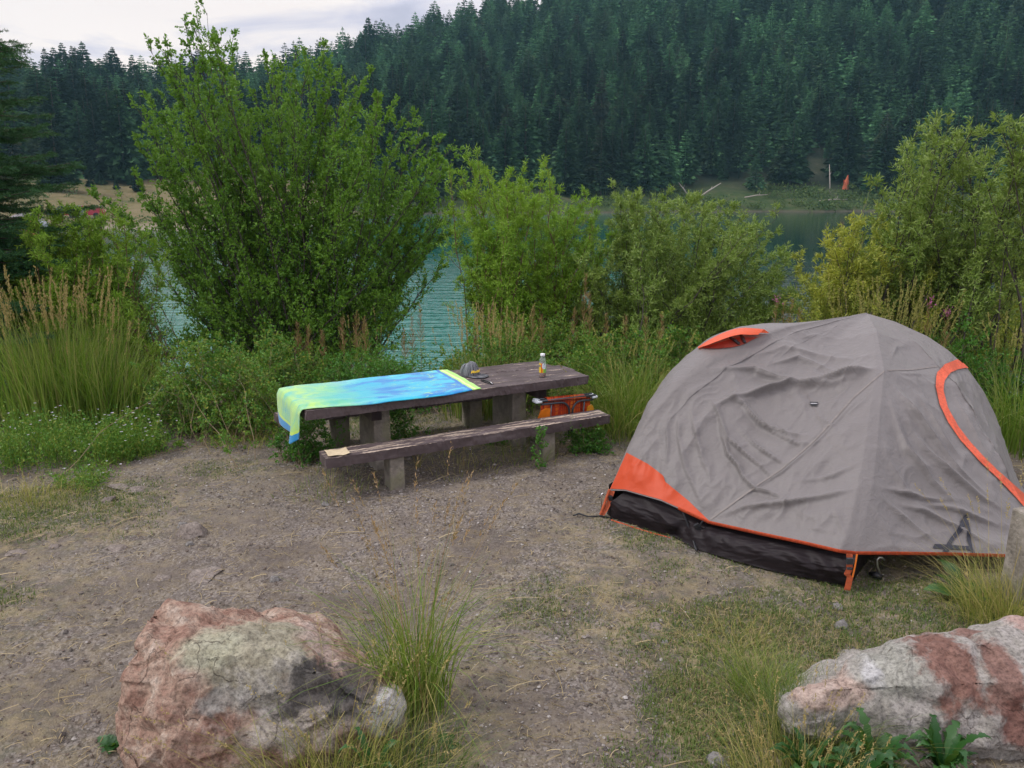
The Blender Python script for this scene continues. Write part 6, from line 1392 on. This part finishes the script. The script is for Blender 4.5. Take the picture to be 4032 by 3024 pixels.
# short turf
def turf(n, h0, h1, w_, pw, mat, name, label, ymax=8.2, seed=0, thr=.45, lie=1.1, straw=False):
    x, y = in_view_pts(n, ymax); g = green_w(x, y) + .38 * fnoise(x, y, 41 + seed, 4, 3.2) + .10 * fnoise(x, y, 51 + seed, 3, 14); k = (g > thr) & (rg.uniform(0, 1, n) < np.clip((g - thr) * pw, 0, 1)); x, y = x[k], y[k]; n = len(x)
    h = rg.uniform(h0, h1, n) * np.clip(.5 + g[k], .5, 1.5); a = rg.uniform(0, 6.28, n); ln = rg.uniform(.1, lie, n); sd = np.stack([-np.sin(a), np.cos(a), 0 * a], 1); wv = rg.uniform(.6, 1.3, n)[:, None] * w_
    B0 = np.stack([x, y, gz(x, y) - .002], 1); M_ = B0 + np.stack([np.cos(a) * ln * h * .45, np.sin(a) * ln * h * .45, h * .62], 1); T = B0 + np.stack([np.cos(a) * ln * h * 1.1, np.sin(a) * ln * h * 1.1, h * (1 - .35 * ln)], 1)
    V = np.stack([B0 - sd * wv * .5, B0 + sd * wv * .5, M_ + sd * wv * .45, M_ - sd * wv * .45, T + sd * wv * .08, T - sd * wv * .08], 1).reshape(-1, 3); i = (np.arange(n) * 6)[:, None]
    F = np.concatenate([i + [0, 1, 2, 3], i + [3, 2, 4, 5]]); print(name, len(F)); o = ob(name, np_mesh(name, V, F), mat); tag(o, label, 'grass', kind='stuff')
turf(300000, .010, .034, .0038, 3.4, foliage_mat('short_turf', [(.045, .085, .018), (.07, .115, .03), (.11, .15, .045), (.16, .16, .07)], .2, .7, .4, (.12, .12, .05)), 'grass', 'short sparse green grass growing in patches on the dirt', seed=0, thr=.36)
turf(120000, .008, .035, .0028, 2.0, foliage_mat('dry_turf', [(.26, .21, .11), (.34, .28, .16), (.20, .16, .09)], .2, .8, .4, (.30, .24, .13)), 'dry_grass', 'thin dry matted grass between the green patches', seed=5, thr=.50, lie=2.2)
# ================================================================ small things across the lake
def far_pt(u, v):
    """where the view ray meets the far terrain"""
    d = ray(u, v); best = None
    for k in range(800):
        t = 80 + k * .25; p = Vector((0, 0, CH)) + d * (t / math.hypot(d.x, d.y))
        zt = float(far_z(p.x, p.y))
        if p.z <= zt: return Vector((p.x, p.y, zt))
    return None
def far_az(u, dist):
    a = math.atan((u - 512) / (FPX * 1.028)); x, y = dist * math.sin(a), dist * math.cos(a); return Vector((x, y, float(far_z(x, y))))
M_RED = plain('red_car_paint', (.30, .012, .03), .3, var=.05); M_GLASS = plain('dark_car_glass', (.02, .025, .03), .1, var=.05); M_TYRE = plain('black_tyre', (.02, .02, .02), .8); M_GRC = plain('grey_green_car_paint', (.10, .13, .125), .3, var=.05)
def car(loc, rz, paint, label):
    t = thing('parked_car', label, 'car', tuple(loc), rz)
    def prof(pts_, w_, name, mat, y0=0.0, inset=0.0):
        b_ = bmesh.new(); f1 = [b_.verts.new((x, y0 - w_ / 2 + (inset if z > .95 else 0), z)) for x, z in pts_]; f2 = [b_.verts.new((x, y0 + w_ / 2 - (inset if z > .95 else 0), z)) for x, z in pts_]
        b_.faces.new(f1); b_.faces.new(f2[::-1])
        for i in range(len(pts_)): j = (i + 1) % len(pts_); b_.faces.new((f1[i], f2[i], f2[j], f1[j]))
        bmesh.ops.recalc_face_normals(b_, faces=b_.faces); bmesh.ops.bevel(b_, geom=list(b_.edges), offset=.04, segments=2, affect='EDGES'); me = bpy.data.meshes.new(name); b_.to_mesh(me); b_.free(); return ob(name, me, mat, t)
    prof([(-2.2, .35), (-2.25, .75), (-2.1, .98), (-1.2, 1.02), (-.65, 1.45), (1.35, 1.48), (2.0, 1.05), (2.2, .9), (2.2, .35)], 1.75, 'body', paint, 0, .12)
    for sx, pts_ in ((1, [(-1.02, 1.05), (-.6, 1.38), (.25, 1.41), (.25, 1.04)]), (2, [(.32, 1.04), (.32, 1.41), (1.2, 1.41), (1.65, 1.05)])):
        for y_ in (-.80, .80):
            b_ = BM(); b_.box(((pts_[0][0] + pts_[2][0]) / 2, y_, 1.22), (abs(pts_[2][0] - pts_[0][0]) * .82, .07, .30), None, .02); b_.build('window', M_GLASS, t)
    b_ = BM(); b_.box((1.72, 0, 1.24), (.10, 1.3, .40), Matrix.Rotation(-.95, 3, 'Y'), .02); b_.build('rear_window', M_GLASS, t); b_ = BM(); b_.box((-.97, 0, 1.24), (.10, 1.3, .42), Matrix.Rotation(.9, 3, 'Y'), .02); b_.build('windscreen', M_GLASS, t)
    for x in (-1.35, 1.35):
        for y_ in (-.82, .82):
            b_ = BM(); b_.tube([(x, y_ - .1, .33), (x, y_ + .1, .33)], .33, 16); b_.build('wheel', M_TYRE, t)
    for y_ in (-.6, .6): b_ = BM(); b_.box((2.22, y_, .85), (.05, .28, .16), None, .01); b_.build('tail_light', plain('pale_lamp_glass', (.7, .62, .6), .2), t)
    return t
p = far_az(83, 115.5); car(p, R(15), M_RED, 'dark red car parked on the track across the lake, below the dry slope'); p = far_az(66, 116); car(p, R(10), M_GRC, 'grey-green car parked left of the red car, half hidden by shrubs across the lake')
# bathers' things on the left beach
def person(loc, rz, shirt, label, h=1.7, sit=False):
    t = thing('person', label, 'person', tuple(loc), rz); s = h / 1.75
    b_ = bmesh.new(); J = dict(pel=(0, 0, .95), che=(0, .02, 1.35), nek=(0, .02, 1.5), hed=(0, .03, 1.64), top=(0, .02, 1.75), sl=(-.18, 0, 1.42), el=(-.27, .02, 1.14), hl=(-.25, .14, .92), sr=(.18, 0, 1.42), er=(.27, .02, 1.14), hr=(.25, .14, .92), kl=(-.11, .03, .5), al=(-.12, 0, .06), fl=(-.12, .16, .03), kr=(.11, .06, .5), ar=(.13, .05, .06), fr=(.13, .2, .03))
    if sit: J = {k: (x, y + (.45 if k[0] in 'k' else 0) + (.5 if k in ('al', 'ar', 'fl', 'fr') else 0), (z - .80 if k not in ('kl', 'kr', 'al', 'ar', 'fl', 'fr') else (.5 if k[0] == 'k' else .05))) for k, (x, y, z) in J.items()}
    rad = dict(pel=.15, che=.155, nek=.06, hed=.10, top=.07, sl=.07, el=.045, hl=.04, sr=.07, er=.045, hr=.04, kl=.065, al=.045, fl=.04, kr=.065, ar=.045, fr=.04)
    V = {k: b_.verts.new(Vector(v) * s) for k, v in J.items()}
    for a, c in [('pel', 'che'), ('che', 'nek'), ('nek', 'hed'), ('hed', 'top'), ('che', 'sl'), ('sl', 'el'), ('el', 'hl'), ('che', 'sr'), ('sr', 'er'), ('er', 'hr'), ('pel', 'kl'), ('kl', 'al'), ('al', 'fl'), ('pel', 'kr'), ('kr', 'ar'), ('ar', 'fr')]: b_.edges.new((V[a], V[c]))
    me = bpy.data.meshes.new('body'); b_.to_mesh(me); b_.free(); o = ob('body', me, plain('skin_tone', (.42, .24, .17), .6, var=.05), t); md = o.modifiers.new('skin', 'SKIN')
    me.vertices[0].co; names = list(J)
    for i, k in enumerate(names): me.skin_vertices[0].data[i].radius = (rad[k] * s, rad[k] * s)
    me.skin_vertices[0].data[0].use_root = True; o.modifiers.new('sub', 'SUBSURF').levels = 1
    zs = J['che'][2] * s; b_ = BM(); b_.lathe([(.15, zs - .42 * s), (.185, zs - .2 * s), (.20, zs), (.17, zs + .10 * s), (.07, zs + .15 * s)], n=14); b_.build('shirt', shirt, t, True)
    zh = J['top'][2] * s; b_ = BM(); b_.lathe([(.105, zh - .10), (.115, zh - .04), (.08, zh + .02), (.01, zh + .035)], (0, .02, 0), 12); b_.build('hat', plain('white_hat', (.75, .75, .75), .8), t, True)
    return t
p = far_az(18.2, 94.8); person(p, R(160), plain('faded_red_shirt', (.45, .10, .08), .8), 'person in a faded red shirt and white hat sitting at the far left waterline', sit=True)
p = far_az(25.0, 94.3); b_ = BM(); c0 = p + Vector((0, 0, .42)); ring = []
for k in range(25): a = k / 24 * 6.283; ring.append(Vector((math.cos(a) * .52 , math.sin(a) * .22, math.sin(a) * .52)) )
b_.tube(ring, .22, 10, False); o = b_.build('swim_ring', plain('orange_vinyl', (.80, .16, .06), .35), None, True, tuple(c0)); tag(o, 'orange inflatable ring propped upright on the far left beach', 'swim ring')
p = far_az(31.5, 95.0); b_ = BM(); b_.tube([Vector((-1.5, 0, .25)), Vector((-1.0, 0, .5)), Vector((0, 0, .68)), Vector((1.0, 0, .55)), Vector((1.5, .1, .2))], [.08, .32, .42, .32, .08], 12); o = b_.build('boat', plain('grey_boat_hull', (.28, .31, .34), .4), None, True, tuple(p)); o.rotation_euler = (0, 0, .4); tag(o, 'small upturned grey boat on the far left beach, right of the orange ring', 'boat')
p = far_az(21.5, 99.0); b_ = BM(); ns = 10
top = Vector((0, 0, 1.5)); cs = [Vector((-1.5, -1, 0)), Vector((1.5, -1, 0)), Vector((1.5, 1, 0)), Vector((-1.5, 1, 0))]
P = np.zeros((24, 10, 3))
for i in range(24):
    for j in range(10): a = i / 23 * math.pi; P[i, j] = [math.cos(a) * 1.7, -1 + 2 * j / 9, math.sin(a) ** .8 * 1.45 * (1 - .25 * (abs(j - 4.5) / 4.5) ** 2)]
o = ob('sun_shelter', grid_mesh('sun_shelter', P), plain('grey_shelter_cloth', (.17, .16, .17), .8), None, tuple(p)); tag(o, 'dark grey arched beach shelter behind the person and orange ring, far left shore', 'beach shelter')
# driftwood on the far bank and the orange-red snag
M_DRIFT = plain('bleached_driftwood', (.30, .27, .24), .9, var=.25)
for i, (u, d, L, a, el, r, lb) in enumerate([(695, 176, 7, .4, .55, .22, 'bleached fallen trunk slanting into the water at the far bank, above the rounded willow'), (690, 178, 5, 2.2, .7, .16, 'bleached branch crossing the slanted trunk at the far bank'), (745, 181.5, 5, .1, .12, .16, 'grey log lying along the waterline at the far bank'),
        (820, 184, 6, .1, .05, .15, 'thin pale log at the water edge below the bare earth of the far bank'), (672, 186, 6, 1.9, 1.1, .14, 'broken white snag standing at the far bank, left of the slanted trunk'), (830, 193, 6, 1.55, 1.45, .16, 'thin pale standing snag above the bare earth of the far bank')]):
    p = far_az(u, d); v_ = Vector((math.cos(a) * math.cos(el), math.sin(a) * .3, math.sin(el))) * L; b_ = BM(); b_.tube([Vector((0, 0, 0)), v_ * .5 + Vector((0, 0, .15)), v_], [r, r * .8, r * .35], 7); b_.tube([v_ * .6, v_ * .6 + Vector((.4, .2, .9))], [r * .4, r * .1], 5)
    o = b_.build('driftwood_log', M_DRIFT, None, True, tuple(p)); tag(o, lb, 'log')
p = far_az(845, 199); b_ = BM(); b_.tube([Vector((0, 0, 0)), Vector((.1, 0, 1.6)), Vector((.35, 0, 3.2))], [.75, .55, .08], 8); b_.tube([Vector((-.2, 0, 1)), Vector((-.5, 0, 2.2))], [.35, .06], 6); o = b_.build('tree_stump', plain('rust_red_wood', (.42, .10, .045), .9, var=.3, nscale=3), None, False, tuple(p)); tag(o, 'rust-red splintered stump standing alone above the far bank', 'stump')
# ================================================================ growth just beyond the right and left edges of the picture
def dup_tree(o, dx, dy, rz, label, sc=1.0):
    c = o.copy(); COL.objects.link(c); x, y = o.location.x + dx, o.location.y + dy
    c.location = (x, y, gz1(x, y)); c.rotation_euler = (0, 0, rz); c.scale = (sc, sc, sc); c['label'] = label
    for ch in [q for q in bpy.data.objects if q.parent is o]:
        d = ch.copy(); COL.objects.link(d); d.parent = c
    return c
_w = [o for o in bpy.data.objects if o.get('category') == 'bush' and o.parent is None and 'low wide yellow-green' in o.get('label', '')][0]
_g = [o for o in bpy.data.objects if 'low arching grass right of the tent' in str(o.get('label', ''))][0]
dup_tree(_w, 3.6, .4, 1.9, 'yellow-green willow standing beyond the right edge, past the tent'); dup_tree(_w, 6.4, .9, 3.6, 'farther yellow-green willow well beyond the right edge'); dup_tree(_w, -12.2, .3, 2.6, 'yellow-green willow beyond the left edge, past the spruce')
dup_tree(_g, 1.2, .5, 1.0, 'arching grass clump beyond the right edge, past the tent door', 1.1); dup_tree(_g, 2.3, -.1, 2.2, 'arching grass clump farther beyond the right edge', 1.0); dup_tree(_g, 3.6, .8, 4.0, 'tall arching grass clump well beyond the right edge', 1.3)
HAZE = 0.0003
# ================================================================ haze
bb = BM(); bb.box((0, 190, 85), (900, 760, 200))
m = bpy.data.materials.new('haze_air'); m.use_nodes = True; nt = m.node_tree; nt.nodes.clear()
vp = N(nt, 'ShaderNodeVolumePrincipled', {'Color': (.36, .72, .86, 1), 'Density': HAZE, 'Anisotropy': .2})
out = N(nt, 'ShaderNodeOutputMaterial'); nt.links.new(vp.outputs[0], out.inputs['Volume'])
hz = bb.build('haze', m); tag(hz, kind='stuff', label='thin bluish evening haze over lake and hills', cat='haze')
